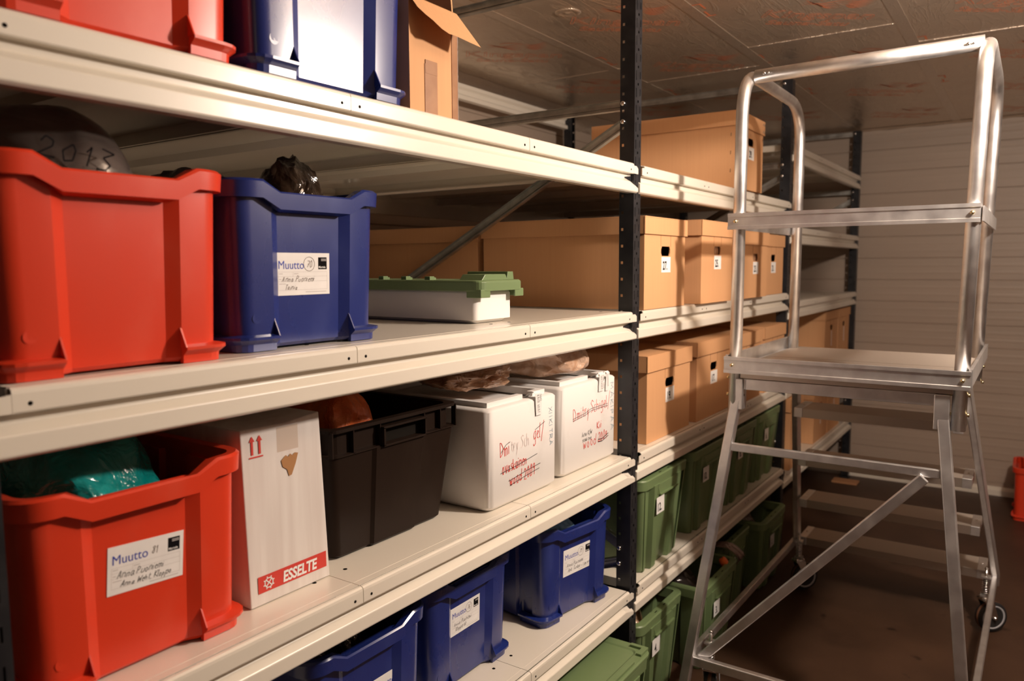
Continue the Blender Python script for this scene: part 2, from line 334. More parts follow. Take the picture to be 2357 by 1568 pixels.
# ceiling: wrinkled foil-faced insulation boards with orange print
FOIL = mat('foil_insulation', (0.70, 0.59, 0.48), 0.3, 0.78)
def foil(m, sc=1.0):
    L = m.node_tree.links; b = m.node_tree.nodes['Principled BSDF']
    tc = nd(m, 'ShaderNodeTexCoord')
    n1 = nd(m, 'ShaderNodeTexNoise'); n1.inputs['Scale'].default_value = 9 * sc; n1.inputs['Detail'].default_value = 7; n1.inputs['Roughness'].default_value = 0.62; n1.inputs['Distortion'].default_value = 0.8
    mp = nd(m, 'ShaderNodeMapping'); mp.inputs['Scale'].default_value = (0.35, 1.6, 1); mp.inputs['Rotation'].default_value = (0, 0, 0.9)
    L.new(tc.outputs['Object'], n1.inputs['Vector']); L.new(tc.outputs['Object'], mp.inputs['Vector'])
    n2 = nd(m, 'ShaderNodeTexNoise'); n2.inputs['Scale'].default_value = 7 * sc; n2.inputs['Detail'].default_value = 5; n2.inputs['Distortion'].default_value = 2.0
    L.new(mp.outputs[0], n2.inputs['Vector'])
    rg = nd(m, 'ShaderNodeValToRGB'); e = rg.color_ramp.elements; e[0].position = 0.46; e[1].position = 0.50
    k = rg.color_ramp.elements.new(0.54); k.color = (0, 0, 0, 1); e[0].color = (0, 0, 0, 1); rg.color_ramp.elements[1].color = (1, 1, 1, 1)
    L.new(n2.outputs['Fac'], rg.inputs['Fac'])
    ad = nd(m, 'ShaderNodeMath'); ad.operation = 'MULTIPLY_ADD'; ad.inputs[1].default_value = 0.25
    L.new(rg.outputs[0], ad.inputs[0]); L.new(n1.outputs['Fac'], ad.inputs[2])
    bp = nd(m, 'ShaderNodeBump'); bp.inputs['Strength'].default_value = 0.45; bp.inputs['Distance'].default_value = 0.007
    L.new(ad.outputs[0], bp.inputs['Height']); L.new(bp.outputs[0], b.inputs['Normal'])
    mr = nd(m, 'ShaderNodeMapRange'); mr.inputs['To Min'].default_value = 0.2; mr.inputs['To Max'].default_value = 0.42
    L.new(n1.outputs['Fac'], mr.inputs['Value']); L.new(mr.outputs[0], b.inputs['Roughness'])
foil(FOIL)
FOILT = mat('crinkled_foil_tape', (0.74, 0.64, 0.54), 0.25, 0.85); foil(FOILT, 3.0)
ORANGE = mat('orange_print', (0.80, 0.27, 0.13), 0.45, 0.3)
mb = MB(); mb.box(ROOMX0 - .1, ROOMX1 + .1, ROOMY0 - .1, ROOMY1 + .1, CEIL, CEIL + 0.06, FOIL)
for ys in (0.66, 0.06, -0.54, -1.14, -1.74, -2.34):     # taped joints between the boards
    mb.box(ROOMX0, ROOMX1, ys - .022, ys + .022, CEIL - .0016, CEIL + .001, FOILT)
for i, ys in enumerate((1.2, 0.66, 0.06, -0.54, -1.14)):
    for xs in ((3.62 if i % 2 else 3.30), (1.2 if i % 2 else .9)):
        mb.box(xs - .022, xs + .022, ys - .58, ys - .02, CEIL - .0014, CEIL + .001, FOILT)
def ceil_print(cx, cy, ang=-0.905, k=1.0):
    """brand print: striped animal mark over two lines of outlined lettering, on the underside"""
    d = Vector((math.cos(ang), math.sin(ang), 0)); up = Vector((d.y, -d.x, 0))     # seen from below the text runs along d with 'up' to its left as read
    def P(a, b): q = Vector((cx, cy, CEIL - .0010)) + d * a * k + up * b * k; return q
    for s_, sz, off, o_ in (('Kingspan', 0.112, -0.075, 0.0009), ('Sauna-Satu', 0.070, -0.155, 0.0008)):
        vs_, fs = text2d(s_, sz, outline=o_, sx=1.05, align='CENTER')
        mb.add([P(a, b + off) + Vector((0, 0, -c * .3)) for a, b, c in vs_], fs, ORANGE)
    def band(pts, wd_):
        for i in range(len(pts) - 1):
            t = i / (len(pts) - 1); t2 = (i + 1) / (len(pts) - 1)
            w0, w1 = wd_ * math.sin(PI * min(.97, t + .03)), wd_ * math.sin(PI * min(.97, t2))
            a, b = pts[i]; c, e = pts[i + 1]
            mb.add([P(a, b - w0), P(c, e - w1), P(c, e + w1), P(a, b + w0)], [(0, 1, 2, 3)], ORANGE)
    for j in range(6):     # striped flank
        band([(0.035 + 0.09 * t / 8, 0.075 + j * 0.013 - 0.03 * math.sin(PI * t / 8 + j * .15)) for t in range(9)], 0.0026)
    for j in range(4):     # body and paws as sweeping curves
        band([(-0.12 + 0.16 * t / 8, 0.055 + j * 0.014 + 0.02 * math.sin(2 * PI * t / 8 + j * .8)) for t in range(9)], 0.0028)
    band([(-0.02 + .05 * math.cos(t * .5), 0.115 + .016 * math.sin(t * .5)) for t in range(9)], 0.003)
for row, (y0, xs) in enumerate(((0.87, (2.0, 2.75, 3.5, 4.25, 5.0)), (0.28, (1.88, 2.62, 3.38, 4.12, 4.88)), (-0.33, (2.2, 2.96, 3.7, 4.45, 5.2)), (-0.93, (2.45, 3.2, 3.95, 4.7, 5.4)), (-1.5, (2.9, 3.6, 4.4, 5.1)))):
    for x0 in xs: ceil_print(x0 + .02, y0 + .0)
for x0, y0 in ((2.64, .0), (3.42, .02), (4.2, .0), (3.52, -.60), (4.3, -.6), (2.75, -.6), (3.05, .6), (3.8, .6)):
    for k in range(2):
        vs_, fs = text2d('LT'[k], 0.06, sx=1.3)
        mb.add([(x0 + b * 1.5 + k * .09, y0 + a, CEIL - .0010) for a, b, c in vs_], fs, ORANGE)
struct(mb.build('ceiling'))
# dimpled fastener washer pressed into the foil
mb = MB(); mb.lathe([(0.05, 0.001), (0.042, -0.002), (0.036, -0.004), (0.030, -0.002), (0.012, -0.002), (0.008, -.004)], FOIL, 24, Matrix.Translation((2.46, .43, CEIL)))
struct(mb.build('trim_2'))
# crinkled foil strip sealing the corner of ceiling and back wall
mb = MB(); rings = []
for i in range(200):
    x = ROOMX0 + (ROOMX1 - ROOMX0) * i / 199; j = lambda k: noise.noise(Vector((x * 9, k * 3.1, 0))) * 0.010
    rings.append([(x, ROOMY1 - .001, CEIL - .085 + j(0)), (x, ROOMY1 - .010 + j(1) * .5, CEIL - .05 + j(2) * .6), (x, ROOMY1 - .02 + j(3), CEIL - .022 + j(4) * .5), (x, ROOMY1 - .055 + j(5), CEIL - .008 + j(6) * .2), (x, ROOMY1 - .10 + j(7), CEIL - .001)])
mb.loft(rings, FOILT, True, False); struct(mb.build('trim_1'))
mb = MB(); rings = []
for i in range(120):
    y = ROOMY0 + (ROOMY1 - ROOMY0) * i / 119; j = lambda k: noise.noise(Vector((y * 9, k * 3.1, 5))) * 0.006
    rings.append([(ROOMX1 - .001, y, CEIL - .014 + j(0)), (ROOMX1 - .008 + j(1) * .5, y, CEIL - .008), (ROOMX1 - .03 + j(2), y, CEIL - .002)])
mb.loft(rings, FOILT, True, False); struct(mb.build('trim_3'))

# ------------------------------------------------------------------ shelving rack
rack = thing('shelving_rack', 'long steel storage rack with black perforated uprights and cream shelves', 'shelving', (0, 0, 0))
def perforated(mbp, us, vfun, nper, isopen, P):
    """plate of cells; us = column breaks, vfun = row breaks inside one 50 mm period, P(u,v) -> point"""
    vs_ = []; idx = {}
    def g(a, b):
        k = (round(a, 5), round(b, 5))
        if k not in idx: idx[k] = len(vs_); vs_.append(P(a, b))
        return idx[k]
    fs = []
    for n_ in range(nper):
        rows = [q + n_ * 0.05 for q in vfun]
        for j in range(len(rows) - 1):
            for i in range(len(us) - 1):
                if not isopen(i, j): fs.append((g(us[i], rows[j]), g(us[i + 1], rows[j]), g(us[i + 1], rows[j + 1]), g(us[i], rows[j + 1])))
    mbp.add(vs_, fs, DARK)
def upright(xc, yface, s, name='upright'):
    """C-section post; s=+1 opens towards +y from a face at yface"""
    m_ = MB(); hw = 0.0235
    us = [-hw, -.0145, -.0115, -.0035, .0035, .0115, .0145, hw]
    vr = [0, .004, .011, .018, .025, .044, .05]
    def op(i, j):
        if i in (1, 5): return j in (2, 3, 4)      # slots
        if i == 3: return j in (0,) or False       # round-ish hole
        return False
    vr2 = [0, .007, .014, .021, .041, .05]
    perforated(m_, us, vr2, 47, lambda i, j: (i == 1 and j in (2, 3)) or (i == 5 and j in (3,)) or (i == 3 and j == 0), lambda a, b: (a, 0, b + .02))
    for sx in (-1, 1):
        yy = [0, .0335, .0405, .0475]
        perforated(m_, yy, [0, .022, .030, .05], 47, lambda i, j: i == 1 and j == 1, lambda a, b, sx=sx: (sx * hw, s * a, b + .02))
        m_.add([(sx * hw, s * .0475, .02), (sx * (hw - .011), s * .0475, .02), (sx * (hw - .011), s * .0475, 2.37), (sx * hw, s * .0475, 2.37)], [(0, 1, 2, 3)], DARK)
    m_.box(-hw - .006, hw + .006, min(-.005 * s, s * .056), max(-.005 * s, s * .056), 0, .012, DARK)
    return m_.build(name, rack, (xc, yface, 0))
def brace(p0, p1):
    """open galvanised channel bar lying in a frame plane"""
    m_ = MB()
    prof = [(-.015, -.010), (-.015, .010), (-.0135, .010), (-.0135, -.006), (-.004, -.006), (-.003, -.002), (.003, -.002), (.004, -.006), (.0135, -.006), (.0135, .010), (.015, .010), (.015, -.010)]
    if p1[1] > p0[1]: prof = [(q[0], -q[1]) for q in reversed(prof)]
    d = (Vector(p1) - Vector(p0)).normalized(); side = Vector((1, 0, 0)).cross(d)
    if p1[1] < p0[1]: side = -side; prof = [(q[0], -q[1]) for q in reversed(prof)]
    m_.sweep(prof, p0, p1, GALV, side)
    b = m_.build('brace', rack)
    return b
def bolts(xc, pts):
    for y, z in pts:
        m_ = MB(); m_.lathe([(.0075, 0), (.0075, .004), (.006, .006), (.0035, .007)], CHROME, 12, Matrix.Translation((xc - .0235, y, z)) @ Matrix.Rotation(-PI / 2, 4, 'Y'))
        m_.lathe([(.004, 0), (.004, .006)], CHROME, 8, Matrix.Translation((xc - .0235, y, z)) @ Matrix.Rotation(PI / 2, 4, 'Y'))
        m_.build('bolt', rack)
for xc in XC:
    upright(xc, 0.003, 1); upright(xc, YB, -1)
    brace((xc, .042, 2.352), (xc, YB - .04, 2.352)); brace((xc, .042, 1.968), (xc, YB - .04, 1.968)); brace((xc, .042, 1.915), (xc, YB - .04, 1.27))
    brace((xc, YB - .04, 1.23), (xc, .042, .60)); brace((xc, .042, .55), (xc, YB - .04, .12)); brace((xc, .042, .06), (xc, YB - .04, .06))
    bolts(xc, [(.040, 2.352), (.040, 1.968), (.040, 1.915), (.040, .60), (.040, .55), (.04, .06)])
def beam(x0, x1, ztop, rear=False):
    """front beam: recessed neck, chamfer, tall face; the upper corner drops at both ends where the hook plate shows"""
    m_ = MB()
    def ring(x, drop, yin):
        q = [(.018, 0 - .030), (.018, -.046 - drop * .6), (0, -.057 - drop), (0, -.083), (.006, -.087), (.03, -.087), (.03, -.030)]
        return [((x, (YB - .004 - (a)) if rear else a - .004, ztop + b)) for a, b in q]
    xs = [(x0, 0), (x0 + .002, 0), (x1 - .055, 0), (x1 - .012, .012), (x1, .016)]
    rs = [ring(x, d, 0) for x, d in xs]
    if rear: rs = [list(reversed(q)) for q in rs]
    m_.loft(rs, CREAM, False, True, True, True)
    b = m_.build('beam', rack, bevel=0.0022)
    if not rear:
        for xe, s in ((x1, -1),):
            k = MB(); k.prism([(xe, ztop - .034), (xe + s * .058, ztop - .042), (xe + s * .060, ztop - .046), (xe, ztop - .066)], .0125, .0152, DARK)
            k.build('hook_plate', b)
    return b
def panel(x0, x1, z, first=False, last=False, fold=True):
    """pressed shelf tray: lipped front, flanged sides, stiffening rib below"""
    m_ = MB(); g = .0008; x0 += g; x1 -= g; yb = YB - .006
    m_.box(x0, x1, .0085, yb, z - .0016, z, CREAM)
    # front lip with rounded nose
    pr = [(.0085, 0), (.004, -.0008), (.0008, -.0035), (0, -.008), (0, -.030), (.0012, -.032), (.018, -.032), (.018, -.0305), (.003, -.0300), (.0022, -.008), (.0045, -.0024), (.0085, -.0016)]
    e0 = x0; e1 = x1
    m_.loft([[(x, a - .0035, z + b) for a, b in pr] for x in (x0, x1)], CREAM, False, True, True, True)
    # pressed crease a little behind the nose
    m_.box(x0, x1, .024, .0255, z - .0005, z + .0004, CREAM)
    if last: m_.prism([(x1 + .0005, z - .008), (x1 + .018, z - .0085), (x1 + .029, z - .015), (x1 + .029, z - .031), (x1 + .0005, z - .031)], -.0035, -.0015, CREAM)
    if first: m_.prism([(x0 - .0005, z - .008), (x0 - .0005, z - .031), (x0 - .0165, z - .031), (x0 - .0165, z - .010)], -.0035, -.0015, CREAM)
    for xa, xb in ((x0, x0 + .0015), (x1 - .0015, x1)): m_.box(xa, xb, .012, yb, z - .030, z - .001, CREAM)
    for xa, xb in ((x0, x0 + .012), (x1 - .012, x1)): m_.box(xa, xb, .012, yb, z - .030, z - .0288, CREAM)
    m_.box(x0, x1, yb - .0015, yb, z - .030, z, CREAM)
    xm = (x0 + x1) / 2
    m_.prism([(xm - .05, z - .0014), (xm - .035, z - .018), (xm + .035, z - .018), (xm + .05, z - .0014)], .03, yb - .01, CREAM)
    # punched holes near the lip ends
    for xh in (x0 + .02, x1 - .02):
        m_.lathe([(.0028, 0), (.0028, .0005)], DARKIN, 10, Matrix.Translation((xh, -.0035, z - .021)) @ Matrix.Rotation(PI / 2, 4, 'X'))
        m_.lathe([(.0042, 0), (.0042, .0005)], DARKIN, 12, Matrix.Translation((xh + (.018 if xh < xm else -.018), .085, z)))
    return m_.build('shelf_panel', rack)
for bay in range(3):
    xa, xb = XC[bay] + .0235, XC[bay + 1] - .0235
    if bay == 0: br = [.404, .967, 1.537, 2.106]
    elif bay == 1: br = [2.178, 2.712, 3.282, 3.852]
    else: br = [3.921, 4.455, 5.025, 5.592]
    levels = (ZA, ZM, ZT, ZF) if bay < 2 else (2.073, 1.675, 1.300, 0.90, 0.44)
    for z in levels:
        beam(XC[bay] + .0075, XC[bay + 1] - .0065, z); beam(XC[bay] + .0075, XC[bay + 1] - .0065, z, True)
        for i in range(3): panel(br[i], br[i + 1], z, i == 0, i == 2)
# tie beam high up between the rear posts of the middle bay
m_ = MB()
m_.loft([[(x, y, z) for y, z in ((YB - .004, 2.338), (YB - .022, 2.334), (YB - .022, 2.318), (YB - .010, 2.308), (YB - .010, 2.290), (YB - .026, 2.280), (YB - .026, 2.262), (YB - .004, 2.258))] for x in (XC[1] + .0235, XC[2] - .0235)], CREAM, False, True, True, True)
m_.build('beam', rack, bevel=.0015)
m_ = MB(); m_.box(5.596, 5.6035, .548, 1.20, 2.279, 2.325, CREAM); m_.build('cross_bar', rack)

# ------------------------------------------------------------------ boxes, bins
def outline(a, b, r_, fb=(), sb=(), n=5):
    """closed outline, ccw from the front-left; fb/sb = (fraction, inset) breaks on front/back and on the sides"""
    P = []
    def corner(cx, cy, a0):
        for i in range(n + 1): t = a0 + PI / 2 * i / n; P.append((cx + r_ * math.cos(t), cy + r_ * math.sin(t)))
    corner(-a + r_, -b + r_, PI)
    for t, i in fb: P.append((t * a, -b + i))
    corner(a - r_, -b + r_, -PI / 2)
    for t, i in sb: P.append((a - i, t * b))
    corner(a - r_, b - r_, 0)
    for t, i in fb: P.append((-t * a, b - i))
    corner(-a + r_, b - r_, PI / 2)
    for t, i in sb: P.append((-a + i, -t * b))
    return P
def tub(name, parent, a, b, h, mt, tp=0.93, rec=0.012, pa=(.42, .50), sb_n=3, r_=.028, th=.004, ztop=None, tz=0.0):
    pi_, po = pa
    fb = [(-po, 0), (-pi_, rec), (pi_, rec), (po, 0)]
    sb = []
    for k in range(sb_n):
        c = -0.62 + 1.24 * k / (sb_n - 1) if sb_n > 1 else 0; wv = .13
        sb += [(c - wv - .03, 0), (c - wv, rec * .8), (c + wv, rec * .8), (c + wv + .03, 0)]
    rings = []
    zt = ztop if ztop else h
    lev = [(tz, .985), (tz + .006, 1), (zt * .5, None), (zt, None)]
    for z, k in lev:
        s = tp + (1 - tp) * (z / zt)
        o = outline(a * s - (0 if k is None or k == 1 else .006), b * (1 - (1 - s) * a / b) - (0 if k is None or k == 1 else .006), r_, fb, sb)
        rings.append([(x, y, z) for x, y in o])
    for z in (zt, zt * .5, tz + .008):
        s = tp + (1 - tp) * (z / zt)
        o = outline(a * s - th, b * (1 - (1 - s) * a / b) - th, r_ - th * .8, [(t, i) for t, i in fb], [(t, i) for t, i in sb])
        rings.append([(x, y, z) for x, y in o])
    m_ = MB(); m_.loft(rings, mt, False, True, True, True)
    ob = m_.build(name, parent)
    return ob
def smooth_by_angle(ob, deg=35):
    me = ob.data
    me.polygons.foreach_set('use_smooth', [True] * len(me.polygons))
    try: me.set_sharp_from_angle(angle=math.radians(deg))
    except Exception: pass
def rim(parent, a, b, h, mt, out=.012, band=.036, dip=.030, di=.40, do=.62, r_=.035, side_dip=0):
    fb = [(-do, 0), (-di, 0), (di, 0), (do, 0)]; sb = [(-.5, 0), (.5, 0)]
    def zo(x, y):
        if abs(y) < b * .8: return 0
        t = abs(x) / a
        return -dip if t <= di + .001 else (0 if t >= do - .001 else -dip * (do - t) / (do - di))
    def ring(off, dz, rr): return [(x, y, h + dz + zo(x, y)) for x, y in outline(a + off, b + off, rr, fb, sb, 6)]
    rg = [ring(-.004, -band, r_), ring(out, -band, r_ + out), ring(out + .0015, -.004, r_ + out), ring(out - .002, 0, r_ + out), ring(-.004, -.001, r_ - .004), ring(-.006, -.008, r_ - .006)]
    m_ = MB(); m_.loft(rg, mt, True, True, False, False, True)
    ob = m_.build('rim', parent); smooth_by_angle(ob, 40)
    return ob
def feet(parent, a, b, mt, tp):
    """flared corner feet with triangular gussets"""
    A, B = a * tp, b - (1 - tp) * a
    for sx in (-1, 1):
        for sy in (-1, 1):
            m_ = MB()
            path = [(sx * A * .56, sy * B)] + [(sx * (A - .02 + .02 * math.sin(t)), sy * (B - .02 + .02 * math.cos(t))) for t in (0, PI / 8, PI / 4, 3 * PI / 8, PI / 2)] + [(sx * A, sy * (B - .085))]
            rs = []
            for i, (x, y) in enumerate(path):
                t = min(1, max(0, (i) / (len(path) - 1))) * PI / 2
                nx, ny = (0, sy) if i == 0 else ((sx, 0) if i == len(path) - 1 else (sx * math.sin((i - 1) / 4 * PI / 2), sy * math.cos((i - 1) / 4 * PI / 2)))
                q = lambda o_, z: (x + nx * o_, y + ny * o_, z)
                rs.append([q(-.004, .0), q(.004, .0), q(.005, .012), q(.015, .020), q(.015, .0245), q(-.004, .028)])
            m_.loft(rs, mt, False, True, True, True)
            xg, yg = path[0]; s = 1
            m_.prism([(sy * B - sy * .004, .022), (sy * (B + .0145), .024), (sy * B - sy * .001 , .056)], xg - .0012, xg + .0012, mt, 'x')
            yg = path[-1][1]
            m_.prism([(sx * A - sx * .004, .022), (sx * (A + .0145), .024), (sx * A - sx * .001 , .056)], yg - .0012, yg + .0012, mt, 'y')
            m_.build('foot', parent)
def muutto_label(parent, num, lines, u_, v_, y, rot=0.0, k=1.0, circled=True, seed=3, lab=None, ts=(.012, .011), bb=.24):
    """move label: printed heading, number, dark company square, ruled fields and handwriting"""
    m_ = MB(); w_, h_ = .122, .074
    m_.box(0, w_, 0, .0004, 0, h_, PAPER)
    put_text(m_, 'Muutto', .006, .046, .0205, INKB, sx=.93)
    if circled:
        stroke(m_, [(.0745 + .0125 * math.cos(t * .35 + 1.2), .0545 + .0125 * math.sin(t * .35 + 1.2)) for t in range(20)], .0007, INKG)
    hand(m_, num, .069, .0485, .0115, INKG, seed=9, sx=.8)
    rect(m_, .0955, .1155, .045, .0665, INKK)
    put_text(m_, 'Martela', .0962, .0472, .0052, PAPER, y=-.0006, bold=.0001)
    for i, zz in enumerate((.0625, .0600)): rect(m_, .102, .114, zz, zz + .0012, INKL, -.0006)
    for zz in (.0405, .0325, .0240, .0090): rect(m_, .006, .116, zz, zz + .0004, INKL)
    for xx in (.006, .116): rect(m_, xx, xx + .0004, .009, .0405, INKL)
    rect(m_, .038, .0384, .0325, .0405, INKL)
    for xx, zz, ww in ((.008, .037, .008), (.040, .037, .010), (.008, .0275, .005), (.008, .0195, .014), (.066, .0045, .048)): rect(m_, xx, xx + ww, zz, zz + .0011, INKL)
    for i, s_ in enumerate(lines):
        hand(m_, s_, .014 + .006 * i, .0235 - .0135 * i, ts[i] * .82, INKG if num == '70' else INKK, seed=seed + i * 5, jit=.2, shear=.75, sx=.86, pen=.0009)
    y = -bb + (1 - (.955 + .045 * v_ / .26)) * .16 + .011 - .0009
    o = m_.build('label', parent, (u_, y, v_)); o.rotation_euler = (.027, rot, 0); o.scale = (k, 1, k)
    if lab: o['label'] = lab
    return o
def moving_bin(col, label, xc, yf, z, a=.165, b=.24, h=.283, group=None, rz=0):
    mt = {'red': RED, 'blue': BLUE}[col]
    t = thing('storage_bin', label, 'bin', (xc, yf + b + .013, z), rz, group)
    tb = tub('tub', t, a, b, h, mt, tp=.955, rec=.011, pa=(.44, .56), ztop=h - .022, tz=.003, r_=.03); smooth_by_angle(tb, 28)
    rim(t, a, b, h, mt, out=.0125, band=.030, dip=.021, di=.46, do=.66)
    feet(t, a, b, mt, .955)
    m_ = MB()      # moulded round date stamp on a front column
    X = Matrix.Translation((-a * .76, -b + .0354 * a + .0002, .055)) @ Matrix.Rotation(PI / 2, 4, 'X')
    m_.lathe([(.009, 0), (.009, .00025), (.008, .00025), (.008, .0001)], mt, 20, X, False); m_.box(-.0008, .0008, -.006, .006, 0, .0002, mt, X @ Matrix.Rotation(.6, 4, 'Z'))
    m_.build('moulded_mark', t)
    return t
# cardboard archive boxes
def num_card(parent, s_, u_, v_, y, w_=.074, h_=.050, col=None):
    m_ = MB(); m_.box(-w_ / 2, w_ / 2, 0, .0004, 0, h_, PAPER)
    put_text(m_, s_, -.027 if len(s_) > 2 else -.014, .009, .038, INKK, sx=.80, bold=.0010)
    o = m_.build('number_card', parent, (u_, y, v_)); o['label'] = 'white card printed ' + s_.rstrip('.')
    return o
def archive_box(label, xc, yf, z, w_=.33, d=.62, h=.285, num=None, lidh=.055, group=None, rz=0, strip=False, staples=False, glint=False):
    t = thing('archive_box', label, 'box', (xc, yf + d / 2, z), rz, group); a, b = w_ / 2, d / 2
    m_ = MB(); th = .004; hz = h - .012
    # front wall as a frame around the hand hole
    hw, h0, h1 = .040, h - .122, h - .091
    m_.box(-a, -hw, -b, -b + th, 0, hz, CARD); m_.box(hw, a, -b, -b + th, 0, hz, CARD)
    m_.box(-hw, hw, -b, -b + th, 0, h0, CARD); m_.box(-hw, hw, -b, -b + th, h1, hz, CARD)
    for sx in (-1, 1):      # rounded ends of the hole
        m_.prism([(sx * hw, h0), (sx * (hw - .010), h0), (sx * (hw - .003), h0 + .010), (sx * (hw - .003), h1 - .010), (sx * (hw - .010), h1), (sx * hw, h1)], -b + .0002, -b + th - .0002, CARD)
    m_.box(-a, -a + th, -b + th, b - th, 0, hz, CARD); m_.box(a - th, a, -b + th, b - th, 0, hz, CARD); m_.box(-a, a, b - th, b, 0, hz, CARD); m_.box(-a + th, a - th, -b + th, b - th, 0, th, CARD)
    m_.box(-hw - .001, -hw + .0005, -b - .0006, -b, h1, hz, CARDEDGE); m_.box(hw - .0005, hw + .001, -b - .0006, -b, h1, hz, CARDEDGE)
    if staples:
        for sz in (.06, .13, .20): m_.box(-a - .001, -a, -b + .028, -b + .030, sz, sz + .014, CHROME); m_.box(-.012 if sz < .1 else a - .01, -.010 if sz < .1 else a - .008, -b - .001, -b, h1 + .01, h1 + .02, CHROME)
    m_.build('carton', t)
    m_ = MB(); la = a + .008; lb = b + .006; z0 = h - lidh
    for (x0, x1, y0, y1) in ((-la, la, -lb, -lb + th), (-la, la, lb - th, lb), (-la, -la + th, -lb + th, lb - th), (la - th, la, -lb + th, lb - th)): m_.box(x0, x1, y0, y1, z0, h - th, CARD)
    m_.box(-la, la, -lb, lb, h - th, h, CARD)
    m_.box(-la - .0005, -la + .001, -lb + .001, -lb + .0035, z0 - .001, h - .002, CARDEDGE)
    if staples:
        for xx in (la - .012, la - .030):
            for zz in (z0 + .008, z0 + .038): m_.box(xx, xx + .006, -lb - .001, -lb, zz, zz + .011, CHROME)
    m_.build('lid', t, bevel=.0015)
    if glint:
        m_ = MB(); m_.box(-.05, .05, -.004, 0, 0, .10, B_BROWN); m_.build('contents_film', t, (0, -b + .014, h0 - .04))
    else:
        m_ = MB(); m_.box(-.05, .05, -.002, 0, 0, .10, DARKIN); m_.build('hole_shade_sheet', t, (0, -b + .04, h0 - .035))  # near-black sheet paints the shade seen through the hand hole
    if num: num_card(t, num, .003, h0 - .053, -b - .0006)
    if strip:
        m_ = MB()
        for i in range(6): m_.box(-.006 + i * .001, .006 + i * .001, 0, .0006, -i * .016 - .016, -i * .016, PAPER)
        m_.build('paper_strip', t, (0, -b - .0008, h0 - .004))
    return t

def green_bin(label, xc, yf, z, a=.195, b=.29, h=.325, num=None, lid=False, group=None, rz=0):
    """tapered stack-and-nest bin: ribbed body, broad rim with a deep hand-grip block at the front"""
    t = thing('storage_bin', label, 'bin', (xc, yf + b + .006, z), rz, group)
    tp = .74; m_ = MB()
    fb = [(-.93, .0), (-.90, .010), (-.66, .010), (-.62, -.008), (-.40, -.008), (-.36, .006), (.36, .006), (.40, -.008), (.62, -.008), (.66, .010), (.90, .010), (.93, 0)]
    sb = [(-.7, 0), (-.66, .012), (-.30, .012), (-.26, 0), (.26, 0), (.30, .012), (.66, .012), (.70, 0)]
    rg = []
    for z_ in (0, .008, h * .5, h - .03):
        s = tp + (.945 - tp) * (z_ / (h - .03)); o = outline(a * s, b - (1 - s) * a * .55, .022, fb, sb)
        rg.append([(x * (.985 if z_ == 0 else 1), y * (.985 if z_ == 0 else 1), z_) for x, y in o])
    for z_ in (h - .03, h * .5, .010):
        s = tp + (.945 - tp) * (z_ / (h - .03)); o = outline(a * s - .004, b - (1 - s) * a * .55 - .004, .018, fb, sb)
        rg.append([(x, y, z_) for x, y in o])
    m_.loft(rg, GREEN, False, True, True, True)
    tb = m_.build('tub', t); smooth_by_angle(tb, 25)
    m_ = MB()
    def ring(off, zz, rr): return [(x, y, zz) for x, y in outline(a + off, b + off, rr, (), (), 6)]
    m_.loft([ring(-.022, h - .034, .02), ring(-.002, h - .034, .034), ring(.0, h - .004, .036), ring(-.003, h, .034), ring(-.026, h, .012), ring(-.026, h - .034, .012)], GREEN, True, True, False, False, True)
    rm = m_.build('rim', t); smooth_by_angle(rm, 40)
    gx = .085      # grip blocks: hanging pocket with a lip, open behind
    for sy in (-1, 1):
        m_ = MB()
        y0 = sy * (b + .002); y1 = sy * (b - .024)
        m_.prism([(-gx, h - .033), (-gx + .012, h - .066), (gx - .006, h - .066), (gx, h - .033)], min(y0, y0 - sy * .004), max(y0, y0 - sy * .004), GREEN)
        m_.box(-gx + .010, gx - .006, min(y0 + sy * .007, y1), max(y0 + sy * .007, y1), h - .069, h - .064, GREEN)
        for xx in (-gx, gx - .004): m_.box(xx, xx + .004, min(y0, y1), max(y0, y1), h - .066, h - .033, GREEN)
        m_.box(-gx + .03, -gx + .045, min(y1, y1 - sy * .001), max(y1, y1 - sy * .001), h - .002, h + .0006, DARKIN)
        m_.build('grip', t)
    if not lid:
        for xx in (-.05, .02): m_ = MB(); m_.box(xx, xx + .018, -b + .010, -b + .013, h - .0005, h + .0006, DARKIN); m_.build('rim_slot', t)
    if num:
        n_ = num_card(t, num, -.070, h - .130, -b - .004, .062, .056)
    if lid:
        m_ = MB()
        m_.loft([ring(-.004, h + .002, .034), ring(.004, h + .002, .04), ring(.005, h + .012, .04), ring(.001, h + .016, .036), ring(-.03, h + .016, .02), ring(-.034, h + .012, .02)], GREEN, False, True, True, True)
        # raised edge blocks and catches
        for sx in (-1, 1):
            for sy in (-1, 1):
                m_.prism([(sx * (a - .06), sy * (b - .005)), (sx * (a - .008), sy * (b - .005)), (sx * (a - .008), sy * (b - .06)), (sx * (a - .022), sy * (b - .06)), (sx * (a - .022), sy * (b - .022)), (sx * (a - .06), sy * (b - .022))], h + .014, h + .024, GREEN, 'z')
        for sy in (-1, 1): m_.box(-.09, .09, min(sy * (b - .004), sy * (b - .02)), max(sy * (b - .004), sy * (b - .02)), h + .014, h + .024, GREEN)
        for yy in (-.13, .02, .16): m_.box(a - .085, a - .062, yy, yy + .03, h + .012, h + .022, GREEN)
        m_.build('lid', t, bevel=.0015)
    return t
